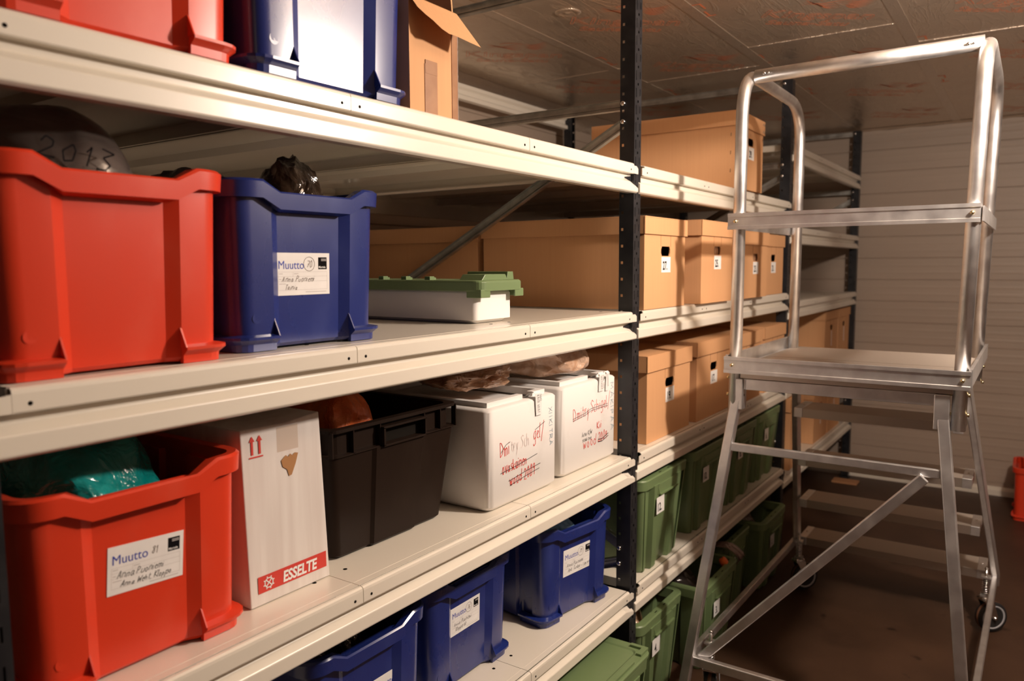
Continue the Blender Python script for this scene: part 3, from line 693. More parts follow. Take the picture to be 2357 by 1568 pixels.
# ------------------------------------------------------------------ crumpled bags
def bag(name, label, cat, loc, dims, mt, seed=1, crump=.16, sharp=3.2, power=2.6, group=None, flat=0.25, res=5, taper=1.0):
    """crumpled film bag: superellipsoid resting on its base, folded by ridged noise; origin at the base"""
    import bmesh
    bm = bmesh.new(); bmesh.ops.create_icosphere(bm, subdivisions=res, radius=1.0)
    sx, sy, sz = dims[0] / 2, dims[1] / 2, dims[2] / 2; off = Vector((seed * 7.3, seed * 3.1, seed * 1.7)); rnd = random.Random(seed)
    planes = []
    for _ in range(int(26 * sharp)):
        n = Vector((rnd.gauss(0, 1), rnd.gauss(0, 1), rnd.gauss(0, 1))).normalized(); planes.append((n, 1 + rnd.uniform(-crump * .9, crump * .3)))
    for v in bm.verts:
        c = v.co.copy(); k = (abs(c.x) ** power + abs(c.y) ** power + abs(c.z) ** power) ** (-1 / power)
        wv = c + Vector((noise.noise(c * 2.1 + off), noise.noise(c * 2.1 + off * 2), noise.noise(c * 2.1 + off * 3))) * .22
        wv.normalize()
        f_ = min(d / max(.05, n.dot(wv)) for n, d in planes if n.dot(wv) > .3)
        n1 = 1 - abs(noise.noise(c * sharp * .8 + off)) * 2.4
        n3 = noise.noise(c * sharp * 3.2 + off * 3)
        g = min(1.02, f_) * (1 + crump * (.30 * n1 + .13 * n3) - crump * .35)
        q = c * k * g
        if q.z < -1 + flat: q.z = -1 + flat + (q.z + 1 - flat) * .12
        v.co = Vector((q.x * sx, q.y * sy, (q.z + 1) * sz))
    zm = min(v.co.z for v in bm.verts)
    for v in bm.verts:
        v.co.z -= zm; k = taper + (1 - taper) * min(1, v.co.z / dims[2]); v.co.x *= k; v.co.y *= .5 + .5 * k
    for f in bm.faces: f.smooth = (noise.noise(f.calc_center_median() * 11 + off) > -2)
    me = bpy.data.meshes.new(name); bm.to_mesh(me); bm.free(); me.materials.append(mt)
    try: me.set_sharp_from_angle(angle=math.radians(32))
    except Exception: pass
    o = bpy.data.objects.new(name, me); C.objects.link(o); o.location = loc
    if label: tag(o, label, cat, group)
    return o
#BODY
ZA += .0012; ZM += .0012; ZT += .0012; ZF += .0012; Z9, Z4 = .9012, .4412     # things stand on the trays
# ------------------------------------------------------------------ top shelf, first bay
t = moving_bin('red', 'red plastic bin on the top shelf, cut off by the upper left picture edge', .578, -.014, ZA, a=.165, group='moving bins')
t = moving_bin('blue', 'blue plastic bin with glaring front on the top shelf beside the cardboard box', .945, -.014, ZA, a=.172, group='moving bins')
t = thing('cardboard_box', 'open brown cardboard box with torn hanging flap and brown tape on the top shelf', 'box', (1.209, .18, ZA))
m_ = MB(); a, b, h, th = .0735, .170, .212, .004
m_.box(-a, a, -b, -b + th, 0, h, CARD); m_.box(-a, a, b - th, b, 0, h, CARD); m_.box(-a, -a + th, -b + th, b - th, 0, h, CARD); m_.box(a - th, a, -b + th, b - th, 0, h, CARD); m_.box(-a + th, a - th, -b + th, b - th, 0, th, CARD)
m_.build('carton', t)
m_ = MB(); rs = random.Random(4)
low = [(-.073, .035), (-.062, .050), (-.048, .062), (-.036, .080), (-.02, .088), (.0, .086), (.04, .090), (.078, .093)]
pts = [(-.0735, 0), (.0735, 0)] + [(x, d) for x, d in reversed(low)]
def fp(x, d, o): return (x, -b - .001 - d * .62 + o * .78, h + .001 - d * .80 + o * .62)
n_ = len(pts); m_.add([fp(x, d, 0) for x, d in pts] + [fp(x, d, .004) for x, d in pts], [tuple(range(n_)), tuple(reversed(range(n_, 2 * n_)))], CARD)
m_.add([fp(x, d, 0) for x, d in pts] + [fp(x, d, .004) for x, d in pts], [(j, n_ + j, n_ + (j + 1) % n_, (j + 1) % n_) for j in range(n_)], CARDEDGE)
m_.build('front_flap', t)
m_ = MB(); m_.add([(a - .002, -b + .01, h - .002), (a - .002, b - .01, h - .002), (a + .03, b - .03, h + .11), (a + .012, -b + .03, h + .11), (a + .002, -b + .01, h - .002), (a + .002, b - .01, h - .002), (a + .034, b - .03, h + .11), (a + .016, -b + .03, h + .11)],
                  [(0, 1, 2, 3), (7, 6, 5, 4), (0, 4, 5, 1), (3, 2, 6, 7), (1, 5, 6, 2), (0, 3, 7, 4)], CARD); m_.build('side_flap', t)
m_ = MB(); m_.box(-.030, .008, -b - .0012, -b, .0, .094, TAPE); m_.box(-.028, .008, -b - .0016, -b - .0004, .076, .102, TAPE)
o = m_.build('packing_tape', t); o['label'] = 'brown packing tape'
m_ = MB(); m_.box(.055, .0735, -b - .0012, -b, 0, h - .01, TAPE); m_.build('packing_tape', t)
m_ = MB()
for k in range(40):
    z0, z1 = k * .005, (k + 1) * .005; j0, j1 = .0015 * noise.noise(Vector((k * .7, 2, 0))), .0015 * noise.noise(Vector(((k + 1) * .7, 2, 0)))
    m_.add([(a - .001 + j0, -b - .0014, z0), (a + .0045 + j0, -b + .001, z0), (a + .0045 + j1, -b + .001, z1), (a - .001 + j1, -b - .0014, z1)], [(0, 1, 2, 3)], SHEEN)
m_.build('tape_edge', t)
archive_box('large brown archive box numbered 29 on the top shelf behind the ladder rail', 3.185, -.014, ZA, .325, .64, .298, '29.', .058, staples=True)
# ------------------------------------------------------------------ second shelf down, first bay
t = moving_bin('red', 'large red plastic bin on the second shelf, left of the blue bin numbered 70', .5620, .008, ZM, a=.157, group='moving bins')
t = moving_bin('blue', 'blue plastic bin with a white label numbered 70', .9285, .045, ZM, a=.16, group='moving bins')
muutto_label(t, '70', ('Anna Puoniemi', 'Tainia'), .853 - .9285, .0905, -.24 + .0105, rot=0.0, seed=5, lab='white label headed Muutto')
bag('plastic_bag', 'smoky clear plastic bag marked 2013 in the red bin of the second shelf', 'bag', (.548, .250, ZM + .012), (.245, .40, .41), B_SMOKE, 2, crump=.06, sharp=1.6, res=5)
m_ = MB(); hand(m_, '2013', 0, 0, .026, INKK, y=-.0005, seed=4, sx=1.5); o = m_.build('marker_writing', None, (.475, .052, ZM + .285)); o.rotation_euler = (0, .16, 0)
o.parent = bpy.data.objects['plastic_bag']; o.location = Vector(o.location) - Vector((.548, .250, ZM + .012))
bag('plastic_bag', 'crumpled black film bag standing out of the blue bin numbered 70', 'bag', (.955, .160, ZM + .012), (.140, .15, .385), B_BLACK, 5, crump=.15, sharp=2.6)
bag('plastic_bag', 'wisp of clear film at the right rim of the blue bin numbered 70', 'bag', (1.056, .17, ZM + .012), (.014, .05, .33), B_CLEAR, 6, crump=.3, power=1.6)
bag('plastic_bag', 'dark lumpy bag in the shadow behind the black film bag', 'bag', (.900, .375, ZM + .012), (.20, .20, .37), B_SMOKE, 8, crump=.13)
t = thing('polystyrene_tray', 'shallow white foam tray under the green lid', 'tray', (1.548, .36, ZM))
m_ = MB(); a, b, h = .078, .25, .082
m_.loft([[(x, y, z) for x, y in outline(a - i, b - i, .014)] for z, i in ((.0, .016), (.006, .010), (.008, .0), (h - .010, .0), (h - .003, .003), (h, .010))], FOAM, True, True, True, True)
smooth_by_angle(m_.build('tray_body', t), 50)
t = thing('bin_lid', 'loose green plastic lid lying on the white foam tray', 'lid', (1.552, .36, ZM + .083))
m_ = MB(); a, b = .093, .275
m_.loft([[(x, y, z) for x, y in outline(a - i, b - i, .022)] for z, i in ((.0, .028), (.0, .004), (-.004, .003), (-.004, .0), (.018, .0), (.022, .004), (.022, .03))], GREEN, False, True, True, True)
for sx in (-1, 1): m_.prism([(sx * (a - .001), -b + .001), (sx * (a - .001), -b + .045), (sx * (a - .006), -b + .045), (sx * (a - .006), -b + .006), (sx * (a - .04), -b + .006), (sx * (a - .04), -b + .001)], -.020, .0, GREEN, 'z')
m_.prism([(-a + .03, .021), (-a + .045, .036), (a - .055, .036), (a - .045, .021)], -b + .02, -b + .09, GREEN, 'y')
m_.prism([(a - .035, .021), (a - .030, .042), (a - .006, .042), (a - .002, .021)], -b + .03, -b + .16, GREEN, 'y')
for yy in (-.10, -.02, .06, .15): m_.box(-a + .02, -a + .038, yy, yy + .018, .020, .031, GREEN); m_.box(-a + .035, -a + .045, yy, yy + .018, .020, .028, GREEN)
m_.build('lid_shell', t, bevel=.002)
# second shelf down, second bay: archive boxes 27 25 23 21, and one more box behind 27
archive_box('brown archive box numbered 27 beside the black post', 2.352, -.002, ZM, .33, .615, .290, '27.', group='archive boxes')
archive_box('brown archive box numbered 25', 2.782, -.024, ZM, .33, .60, .297, '25.', group='archive boxes', glint=True)
archive_box('brown archive box numbered 23', 3.240, -.028, ZM, .33, .60, .274, '23.', group='archive boxes', glint=True)
archive_box('brown archive box numbered 21, last of its row beside the far post', 3.612, .002, ZM, .33, .60, .274, '21.', group='archive boxes')
archive_box('brown archive box at the back of the shelf, behind the box numbered 27', 2.352, .64, ZM, .33, .60, .280, None, group='archive boxes')
# ------------------------------------------------------------------ third shelf down, first bay
t = moving_bin('red', 'red plastic bin holding a teal bag, with a white label numbered 81', .5915, .040, ZT, a=.162, h=.292, group='moving bins')
muutto_label(t, '81', ('Anna Puoniemi', 'Anna Weht, Kloppo'), .537 - .5915, .1215, -.24 + .0105, rot=.06, k=.96, circled=False, seed=11, lab='white label headed Muutto', ts=(.0125, .0105))
bag('plastic_bag', 'shiny teal plastic bag filling the red bin numbered 81', 'bag', (.590, .280, ZT + .012), (.248, .41, .40), B_TEAL, 12, crump=.16, sharp=1.4)
t = thing('cardboard_carton', 'tall white carton with two red arrows and a red band reading ESSELTE', 'box', (.876, .085 + .16, ZT))
m_ = MB(); a, b, h = .0905, .16, .318
m_.add([(-a + .003, -b, 0), (a, -b, 0), (a, b, 0), (-a + .003, b, 0), (-a - .003, -b + .004, h - .004), (a - .012, -b + .004, h + .002), (a - .012, b, h), (-a - .003, b, h - .004), (0, -b + .0042, h - .006), (0, b, h - .006)],
       [(0, 3, 2, 1), (4, 8, 9, 7), (8, 5, 6, 9), (0, 1, 5, 8, 4), (1, 2, 6, 5), (2, 3, 7, 9, 6), (3, 0, 4, 7)], WCARD)
m_.build('carton', t, bevel=.002)
m_ = MB(); RB = mat('red_print', (0.62, 0.045, 0.03), 0.6)
rect(m_, -.072, .082, .022, .052, RB, -.0006)
put_text(m_, 'ESSELTE', -.020, .0265, .0275, PAPER, y=-.0012, sx=.83, bold=.0009, shear=.12, spacing=.96)
cxx, czz = -.050, .0368
stroke(m_, [(cxx + .0085 * math.cos(t * PI / 10), czz + .0085 * math.sin(t * PI / 10)) for t in range(21)], .002, PAPER, -.0012)
for k in range(8):
    c_, s_ = math.cos(k * PI / 4 + .3), math.sin(k * PI / 4 + .3); stroke(m_, [(cxx + .0085 * c_, czz + .0085 * s_), (cxx + .0120 * c_, czz + .0120 * s_)], .0022, PAPER, -.0012)
for k in (0, 1): c_, s_ = math.cos(PI / 4 + k * PI / 2), math.sin(PI / 4 + k * PI / 2); stroke(m_, [(cxx - .008 * c_, czz - .008 * s_), (cxx + .008 * c_, czz + .008 * s_)], .002, PAPER, -.0012)
o = m_.build('brand_band', t, (0, -b - .0006, 0)); o.rotation_euler = (-.0125, 0, 0); m_ = MB()
for xx in (-.0715, -.0560):
    rect(m_, xx - .0022, xx + .0022, .268, .292, RB, -.0006); m_.add([(xx - .0058, -.0006, .291), (xx + .0058, -.0006, .291), (xx, -.0006, .301)], [(0, 1, 2)], RB)
rect(m_, -.078, -.0495, .2625, .2650, RB, -.0006)
o = m_.build('arrow_mark', t, (0, -b - .0006, 0)); o.rotation_euler = (-.0125, 0, 0); m_ = MB()
m_.add([(x, -.0006, z) for x, z in ((-.012, .246), (-.002, .254), (.004, .250), (.008, .255), (.013, .251), (.018, .255), (.026, .253), (.020, .236), (.010, .216), (.004, .215), (.000, .228), (-.009, .234))], [tuple(range(12))], CARDEDGE)
o = m_.build('torn_patch', t, (0, -b - .0006, 0)); o.rotation_euler = (-.0125, 0, 0)
FILM = mat('clear_tape', (0.62, 0.52, 0.44), 0.2)
m_ = MB(); m_.box(-.019, .028, -.0004, 0, .262, .306, FILM); o = m_.build('clear_tape', t, (0, -b + .0005, 0)); o.rotation_euler = (-.0125, 0, 0)
# black crate
t = thing('storage_crate', 'black plastic crate with hand grips holding an orange bag', 'crate', (1.188, .385, ZT))
a, b, h = .192, .28, .272
tb = tub('tub', t, a, b, h, BLACKP, tp=.87, rec=-.006, pa=(.38, .42), sb_n=2, ztop=h - .055, tz=0, r_=.02); smooth_by_angle(tb, 25)
m_ = MB()
def ring(off, zz, rr=.024): return [(x, y, zz) for x, y in outline(a + off, b + off, rr)]
m_.loft([ring(-.010, h - .056), ring(.004, h - .056), ring(.004, h - .053), ring(-.008, h - .052), ring(-.008, h - .008), ring(.006, h - .007), ring(.006, h), ring(-.012, h), ring(-.014, h - .056)], BLACKP, False, True, False, False)
for sy in (-1, 1):
    for sx, g0, g1 in ((-1, .52, .74), (1, .52, .80)):
        for gx in (sx * a * .99, sx * a * .70, sx * a * .36 + .01):
            m_.box(gx - .0015, gx + .0015, min(sy * (b - .009), sy * (b + .004)), max(sy * (b - .009), sy * (b + .004)), h - .055, h - .004, BLACKP)
m_.build('rim', t)
for sy in (-1, 1):
    m_ = MB()
    yy0, yy1 = sorted((sy * (b + .013), sy * (b - .008)))
    for x0, x1, z0, z1 in ((-.058, -.053, h - .054, h - .016), (.071, .076, h - .054, h - .016), (-.058, .076, h - .018, h - .014), (-.058, .076, h - .056, h - .052)): m_.box(x0, x1, yy0, yy1, z0, z1, BLACKP)
    m_.box(-.052, .070, min(sy * (b - .0075), sy * (b - .0070)), max(sy * (b - .0075), sy * (b - .0070)), h - .051, h - .019, DARKIN)
    m_.build('grip', t, bevel=.002)
bag('plastic_bag', 'crumpled orange plastic bag in the black crate', 'bag', (1.138, .300, ZT + .010), (.195, .33, .385), B_ORANGE, 21, crump=.22, sharp=2.2)
# polystyrene boxes
def foam_box(label, x0, x1, yf, h, d=.46):
    a, b = (x1 - x0) / 2, d / 2
    t = thing('polystyrene_box', label, 'box', ((x0 + x1) / 2, yf + b, ZT), 0)
    m_ = MB(); rg = []
    for z_, i in ((0, .020), (.002, .010), (.012, .001), (h * .97, 0), (h - .003, .004), (h, .012)): rg.append([(x, y, z_) for x, y in outline(a - i, b - i, .020, (), (), 6)])
    for z_, i in ((h, .030), (h - .010, .032)): rg.append([(x, y, z_) for x, y in outline(a - i, b - i, .014, (), (), 6)])
    m_.loft(rg, FOAM, True, True, True, True); smooth_by_angle(m_.build('box_body', t), 50)
    m_ = MB()    # raised inner collar with a gap at the front
    c = .040; m_.box(-a + .022, a * .12, -b + .022, -b + c, h - .006, h + .012, FOAM)
    m_.box(-a + .022, -a + c, -b + c, b - c, h - .006, h + .012, FOAM); m_.box(-a + .022, a - .032, b - c, b - .022, h - .006, h + .012, FOAM); m_.build('collar', t)
    m_ = MB(); m_.box(a * .42, a - .05, -b + .022, -b + c, h - .006, h + .012, FOAM); m_.box(a - .05, a - .032, -b + .022, b - c, h - .006, h + .012, FOAM); m_.build('collar', t)
    return t, a, b
t, a, b = foam_box('left of the two white foam boxes, marked ovaskainen wood 2009', 1.425, 1.738, .040, .250)
m_ = MB(); F = lambda x: x - (1.425 + 1.738) / 2
hand(m_, 'Dmi', F(1.470), .128, .034, INKR, sx=.62, shear=0, rot=.04, seed=2, pen=.0016); hand(m_, 'try Sch', F(1.518), .132, .032, INKF, sx=.62, shear=.1, rot=.05, pen=.002); hand(m_, 'gel/', F(1.618), .142, .036, INKR, sx=.62, shear=.25, rot=.08, pen=.0016)
hand(m_, 'ovaskainen', F(1.478), .084, .030, INKR, sx=.58, shear=.1, rot=.04, pen=.0016); hand(m_, 'wood 2009', F(1.510), .048, .030, INKR, sx=.62, shear=.1, rot=.04, pen=.0016)
stroke(m_, [(F(1.472), .138), (F(1.495), .155), (F(1.512), .159)], .0012, INKK); stroke(m_, [(F(1.625), .168), (F(1.672), .182)], .0014, INKK)
stroke(m_, [(F(1.470), .088), (F(1.55), .094), (F(1.635), .104)], .0014, INKK); stroke(m_, [(F(1.505), .062), (F(1.58), .070), (F(1.65), .076)], .0014, INKK); stroke(m_, [(F(1.510), .050), (F(1.58), .058), (F(1.645), .064)], .0014, INKK)
hand(m_, 'XIIKITRÄ', F(1.692), .215, .017, INKP, sx=1.3, shear=0, rot=-1.53, pen=.0013)
m_.build('writing', t, (0, -b - .0001, 0))
t, a, b = foam_box('right of the two white foam boxes, marked Dmitry and lettered down its right edge', 1.776, 2.104, .048, .254)
m_ = MB(); F = lambda x: x - (1.776 + 2.104) / 2
hand(m_, 'Dmitry', F(1.838), .152, .036, INKR, sx=.70, shear=0, rot=.04, pen=.0016); hand(m_, 'Schigel/', F(1.940), .160, .036, INKR, sx=.72, shear=.12, rot=.04, pen=.0016)
hand(m_, 'wood', F(1.895), .060, .030, INKR, sx=.9, shear=0, rot=.04, pen=.0016); hand(m_, '2009', F(1.985), .066, .026, INKR, sx=.8, shear=.2, pen=.0016); hand(m_, 'Kii', F(1.978), .106, .022, INKR, sx=1, shear=.1, pen=.002)
hand(m_, 'Jussi K/W', F(1.885), .098, .012, INKK, shear=.4, sx=.95); hand(m_, 'sisak zsie', F(1.889), .082, .012, INKK, shear=.4, sx=.85)
for q in ((.0, .0), (.006, .0)): stroke(m_, [(F(1.834), .158 - q[0]), (F(1.905), .164 - q[0]), (F(1.94), .172 - q[0]), (F(2.045), .172 - q[0])], .0012, INKK)
for q in (0, .007): stroke(m_, [(F(1.985), .072 - q), (F(2.01), .070 - q), (F(2.05), .080 - q)], .0022, INKK)
hand(m_, 'MÄKIPÄÄ', F(2.062), .232, .020, INKP, sx=1.4, shear=0, rot=-1.53, pen=.0014)
m_.build('writing', t, (0, -b - .0001, 0))
bag('plastic_bag', 'flat clear bag of brown samples on the left foam box', 'bag', (1.560, .235, ZT + .2635), (.235, .35, .115), B_BROWN, 31, crump=.34, sharp=2.6, flat=.1)
bag('plastic_bag', 'puffed clear bag of peach coloured contents on the right foam box', 'bag', (1.900, .225, ZT + .2675), (.285, .34, .135), B_PEACH, 33, crump=.30, sharp=1.5, power=3.2, flat=.1)
def paper_tag(label, loc, w_, l_, text_, bend=.02, tilt=0.0, sd=1):
    m_ = MB(); n = 8; pts = []
    for i in range(n + 1):
        t_ = i / n; zz = .018 * math.sin(min(1, t_ * 2.2) * PI / 2) if t_ < .45 else .018 - (t_ - .45) * l_ * 1.35
        yy = .030 - t_ * .034 / .45 if t_ < .45 else -.004 - .001 * math.sin(t_ * 5)
        pts.append((yy, zz))
    vs_ = []
    for o_ in (0, .0005):
        for i, (yy, zz) in enumerate(pts): vs_ += [(-w_ / 2 + tilt * i / n, yy - o_, zz), (w_ / 2 + tilt * i / n, yy - o_, zz)]
    k = 2 * (n + 1); fs = [(2 * i, 2 * i + 1, 2 * i + 3, 2 * i + 2) for i in range(n)] + [(k + 2 * i + 2, k + 2 * i + 3, k + 2 * i + 1, k + 2 * i) for i in range(n)]
    fs += [(2 * i, 2 * i + 2, k + 2 * i + 2, k + 2 * i) for i in range(n)] + [(k + 2 * i + 1, k + 2 * i + 3, 2 * i + 3, 2 * i + 1) for i in range(n)]
    m_.add(vs_, fs, PAPER)
    m_.add([(-w_ / 2, .03, .0), (w_ / 2, .03, .0), (w_ / 2, .031, -.012), (-w_ / 2, .031, -.012)], [(0, 1, 2, 3)], PAPER)
    for i, s_ in enumerate(text_): hand(m_, s_, -w_ * .28 + i * w_ * .42 + tilt * .6, .008, .0075, INKK, y=-.0062, rot=-1.45, seed=sd + i, sx=.95, shear=.1)
    return tag(m_.build('paper_tag', None, loc), label, 'tag')
paper_tag('white paper tag hanging over the front of the left foam box', (1.628, .040, ZT + .250), .028, .085, ('KAISI OPAT', '2013'), tilt=.012)
paper_tag('crumpled written paper slip on the right foam box, left of the rolled one', (2.000, .048, ZT + .254), .030, .075, ('VOLCANIA', 'LINE 2012'), tilt=-.004, sd=7)
paper_tag('narrow rolled paper slip at the right of the right foam box', (2.040, .048, ZT + .254), .020, .080, ('luonnoss',), tilt=-.006, sd=9)
# third shelf, second bay
archive_box('brown archive box numbered 19 on the third shelf beside the black post', 2.468, .026, ZT, .375, .62, .292, '19.', group='archive boxes', rz=.0)
archive_box('brown archive box numbered 17', 2.892, .020, ZT, .365, .62, .300, '17.', group='archive boxes')
archive_box('low brown archive box seen between the ladder tubes, third from the black post', 3.277, .0, ZT, .33, .60, .298, '15.', group='archive boxes')
archive_box('low brown archive box beside the far post, last of the third shelf row', 3.668, .0, ZT, .33, .60, .302, '13.', group='archive boxes')
archive_box('brown archive box in the far bay, second shelf from the box numbered 19, left one', 4.90 + .14, .030, Z9, .36, .60, .300, None, group='boxes in the far bay', strip=True)
archive_box('brown archive box in the far bay at the end of the row by the wall', 5.41, .030, Z9, .34, .60, .300, None, group='boxes in the far bay', strip=True)
for o in bpy.data.objects:
    if o.get('label') == 'brown archive box in the far bay, second shelf from the box numbered 19, left one': o['label'] = 'brown archive box above the ladder platform in the far bay, left of the end one'
# fourth shelf
t = moving_bin('blue', 'blue plastic bin at the bottom edge of the picture, holding a dark film bag', 1.063, .062, ZF, a=.16, group='moving bins')
muutto_label(t, '83', ('Anna Puoniemi', 'Kloppo'), 1.085 - 1.070, .090, -.24 + .0105, seed=17, lab='white label headed Muutto')
t = moving_bin('blue', 'blue plastic bin with a white label numbered 76, middle one of the lower shelf', 1.433, .087, ZF, a=.16, group='moving bins')
muutto_label(t, '76', ('Anna Puoniemi', 'Kloppo kk'), 1.362 - 1.433, .129, -.24 + .0105, seed=19, k=.95, lab='white label headed Muutto')
t = moving_bin('blue', 'blue plastic bin with a white label numbered 79 next to the post', 1.922, .045, ZF, a=.157, b=.20, group='moving bins', rz=-.15)
muutto_label(t, '79', ('Anna Puoniemi', 'Apk. Turkka + Lapset'), -.055, .118, -.24 + .0105, seed=23, k=1.08, bb=.20, lab='white label headed Muutto')
bag('plastic_bag', 'pale blue plastic bag in the blue bin numbered 79', 'bag', (1.920, .235, ZF + .012), (.20, .28, .37), B_SKY, 41, crump=.2, sharp=2.6)
bag('plastic_bag', 'dark film bag in the blue bin at the bottom edge', 'bag', (1.063, .300, ZF + .012), (.245, .40, .335), B_BLACK, 43, crump=.2, sharp=3)
green_bin('green stacking bin whose half hidden number ends in 2', 2.395, -.010, ZF, num='12.', group='green stacking bins', a=.193)
green_bin('green stacking bin whose number ends in 0, in the ladder shadow', 2.840, -.004, ZF, num='10.', group='green stacking bins')
green_bin('green stacking bin behind the ladder leg, between the bin ending in 0 and the sunlit end bin', 3.250, -.006, ZF, num='8.', group='green stacking bins')
green_bin('green stacking bin brightly lit beside the far post', 3.652, .0, ZF, num='6.', group='green stacking bins')
for o in bpy.data.objects:
    if 'sunlit' in str(o.get('label', '')): o['label'] = 'green stacking bin behind the ladder leg, right of the bin ending in 0'
# floor
green_bin('green stacking bin closed with a green lid, on the floor under the blue bins', 1.845, -.112, 0, lid=True, group='green stacking bins')
green_bin('green stacking bin numbered 4 on the floor, filled with brown bagged samples', 2.352, -.020, 0, a=.182, num='4.', group='green stacking bins')
green_bin('green stacking bin on the floor holding an orange capped item and film bags', 2.742, -.090, 0, num='3.', group='green stacking bins')
green_bin('green floor bin behind the near ladder leg, with pinkish cloth over its rim', 3.170, -.010, 0, a=.190, num='2.', group='green stacking bins')
green_bin('green stacking bin on the floor at the far end of the row', 3.562, -.064, 0, a=.188, num='1.', group='green stacking bins')
bag('plastic_bag', 'clear bag of brown samples in the green floor bin numbered 4', 'bag', (2.350, .245, .014), (.300, .46, .385), B_BROWN, 51, crump=.20, sharp=2.4, taper=.70)
bag('plastic_bag', 'dark clear film bags in the green floor bin behind the box numbered 4', 'bag', (2.742, .185, .014), (.310, .46, .375), B_SMOKE, 53, crump=.22, sharp=2.6, taper=.68)
bag('plastic_bag', 'dark contents of the second to last green floor bin', 'bag', (3.170, .27, .014), (.310, .46, .360), B_SMOKE, 55, crump=.2, sharp=3, taper=.68)
bag('plastic_bag', 'brown bag heaped in the last green floor bin', 'bag', (3.562, .21, .014), (.305, .46, .370), B_PINK, 57, crump=.2, sharp=3, taper=.68)
m_ = MB(); m_.lathe([(.0, 0), (.017, 0), (.019, .003), (.019, .02), (.016, .023), (.0, .024)], mat('orange_cap', (0.85, 0.16, 0.02), .3), 20)
o = tag(m_.build('orange_cap', None, (2.86, -.040, .318)), 'round orange cap on the rim of a green floor bin', 'cap'); o.rotation_euler = (.9, .2, 0)
# grey fabric draped over the rim of the third floor bin
m_ = MB(); rs = []
for i in range(22):
    t_ = i / 21; row = []
    for j in range(9):
        s_ = j / 8 - .5; f_ = noise.noise(Vector((t_ * 3, s_ * 6, 3))) * .012
        if t_ < .35: p = (2.975 + s_ * .05, .10 - t_ * .36, .333 + t_ * .06)
        else: q = (t_ - .35) / .65; p = (2.975 + s_ * (.05 + .04 * q) + q * .07, -.026 - .030 * math.sin(q * PI) - .02 * q, .354 - q * .10 + .012 * q * q)
        row.append((p[0] + f_, p[1] + f_, p[2] + f_ * .6))
    rs.append(row)
m_.loft(rs, B_PINK, True, False); o = m_.build('draped_cloth'); tag(o, 'greyish pink cloth hanging over the rim of a green floor bin', 'cloth')
sd = o.modifiers.new('solid', 'SOLIDIFY'); sd.thickness = .003
archive_box('brown archive box low in the far bay, just right of the ladder stringer', 4.765, .020, Z4, .34, .60, .315, None, group='boxes in the far bay', strip=True)
archive_box('brown archive box low in the far bay, nearest the wall', 5.135, .020, Z4, .34, .60, .315, None, group='boxes in the far bay', strip=True)
archive_box('narrow brown archive box low in the far bay beside the second post', 4.045, -.015, Z4, .22, .60, .37, None, .07, group='boxes in the far bay')
# right edge: red bin by the wall
t = moving_bin('red', 'red bin on the floor by the wall at the right picture edge', 5.36, -1.455, 0, a=.16, h=.31, rz=0, group='moving bins')
bag('sack', 'grey sack standing in the red bin by the far wall', 'sack', (5.36, -1.202, .012), (.24, .36, .50), B_GREY, 61, crump=.12)
m_ = MB(); m_.tube([(5.255, -1.05, .02), (5.248, -1.035, .30), (5.235, -1.015, .50)], .006, RUBBER, 8); tag(m_.build('stick'), 'thin dark stick leaning in the red bin by the far wall', 'stick')
m_ = MB(); m_.box(-.05, .05, -.10, .06, 0, .012, mat('raw_wood', (0.45, 0.22, 0.10), .7)); tag(m_.build('wooden_block', None, (5.50, .02, 0), bevel=.001), 'small flat piece of wood on the floor beside the last post', 'wood')

# ------------------------------------------------------------------ rolling platform ladder
lad = thing('platform_ladder', 'aluminium rolling platform ladder with tube handrails in the aisle', 'ladder', (2.95, -.53, 0))
LO = Vector((2.95, -.53, 0))
class LB(MB):
    def done(s, name, par=None, bevel=0): return s.build(name, par or lad, (0, 0, 0) if par else tuple(-LO), bevel)
def arc_path(p0, corners, p1, rad, n=8):
    """polyline through corners with rounded bends"""
    P = [Vector(p0)] + [Vector(c) for c in corners] + [Vector(p1)]; out = [P[0]]
    for i in range(1, len(P) - 1):
        a = (P[i - 1] - P[i]).normalized(); b = (P[i + 1] - P[i]).normalized(); q0 = P[i] + a * rad; q1 = P[i] + b * rad
        for k in range(n + 1):
            t = k / n; out.append(q0 * (1 - t) ** 2 + P[i] * 2 * t * (1 - t) + q1 * t * t)
    out.append(P[-1]); return out
for yb, yt, nm in ((-.225, -.228, 'left'), (-.846, -.866, 'right')):
    m_ = LB(); m_.tube(arc_path((2.398, yb, 1.03), [(2.400, yt, 2.085), (3.100, yt, 2.085)], (3.105, yb, 1.08), .15), .0190, ALU, 20)
    hr = m_.done('handrail')
    for x in (2.398, 3.105):
        for z in (1.075, 1.13, 1.64):
            m_ = LB(); sy = 1 if yb > -.5 else -1
            m_.tube([(x, yb - sy * .030, z), (x, yb - sy * .017, z)], .0045, BRASS, 8); m_.done('bolt'); m_ = LB(); m_.tube([(x, yb + sy * .017, z), (x, yb + sy * .026, z)], .0055, BRASS, 6); m_.done('bolt')
m_ = LB(); m_.tube([(2.452, -.250, 2.070), (2.452, -.858, 2.075)], .0205, ALU, 20)
fr = m_.done('front_rail')
for y in (-.283, -.822):
    for dz in (-1,):
        m_ = LB(); m_.tube([(2.432, y, 2.072), (2.426, y, 2.072)], .0045, CHROME, 8); m_.tube([(2.432, y - .013, 2.072), (2.426, y - .013, 2.072)], .003, CHROME, 8); m_.done('rivet')
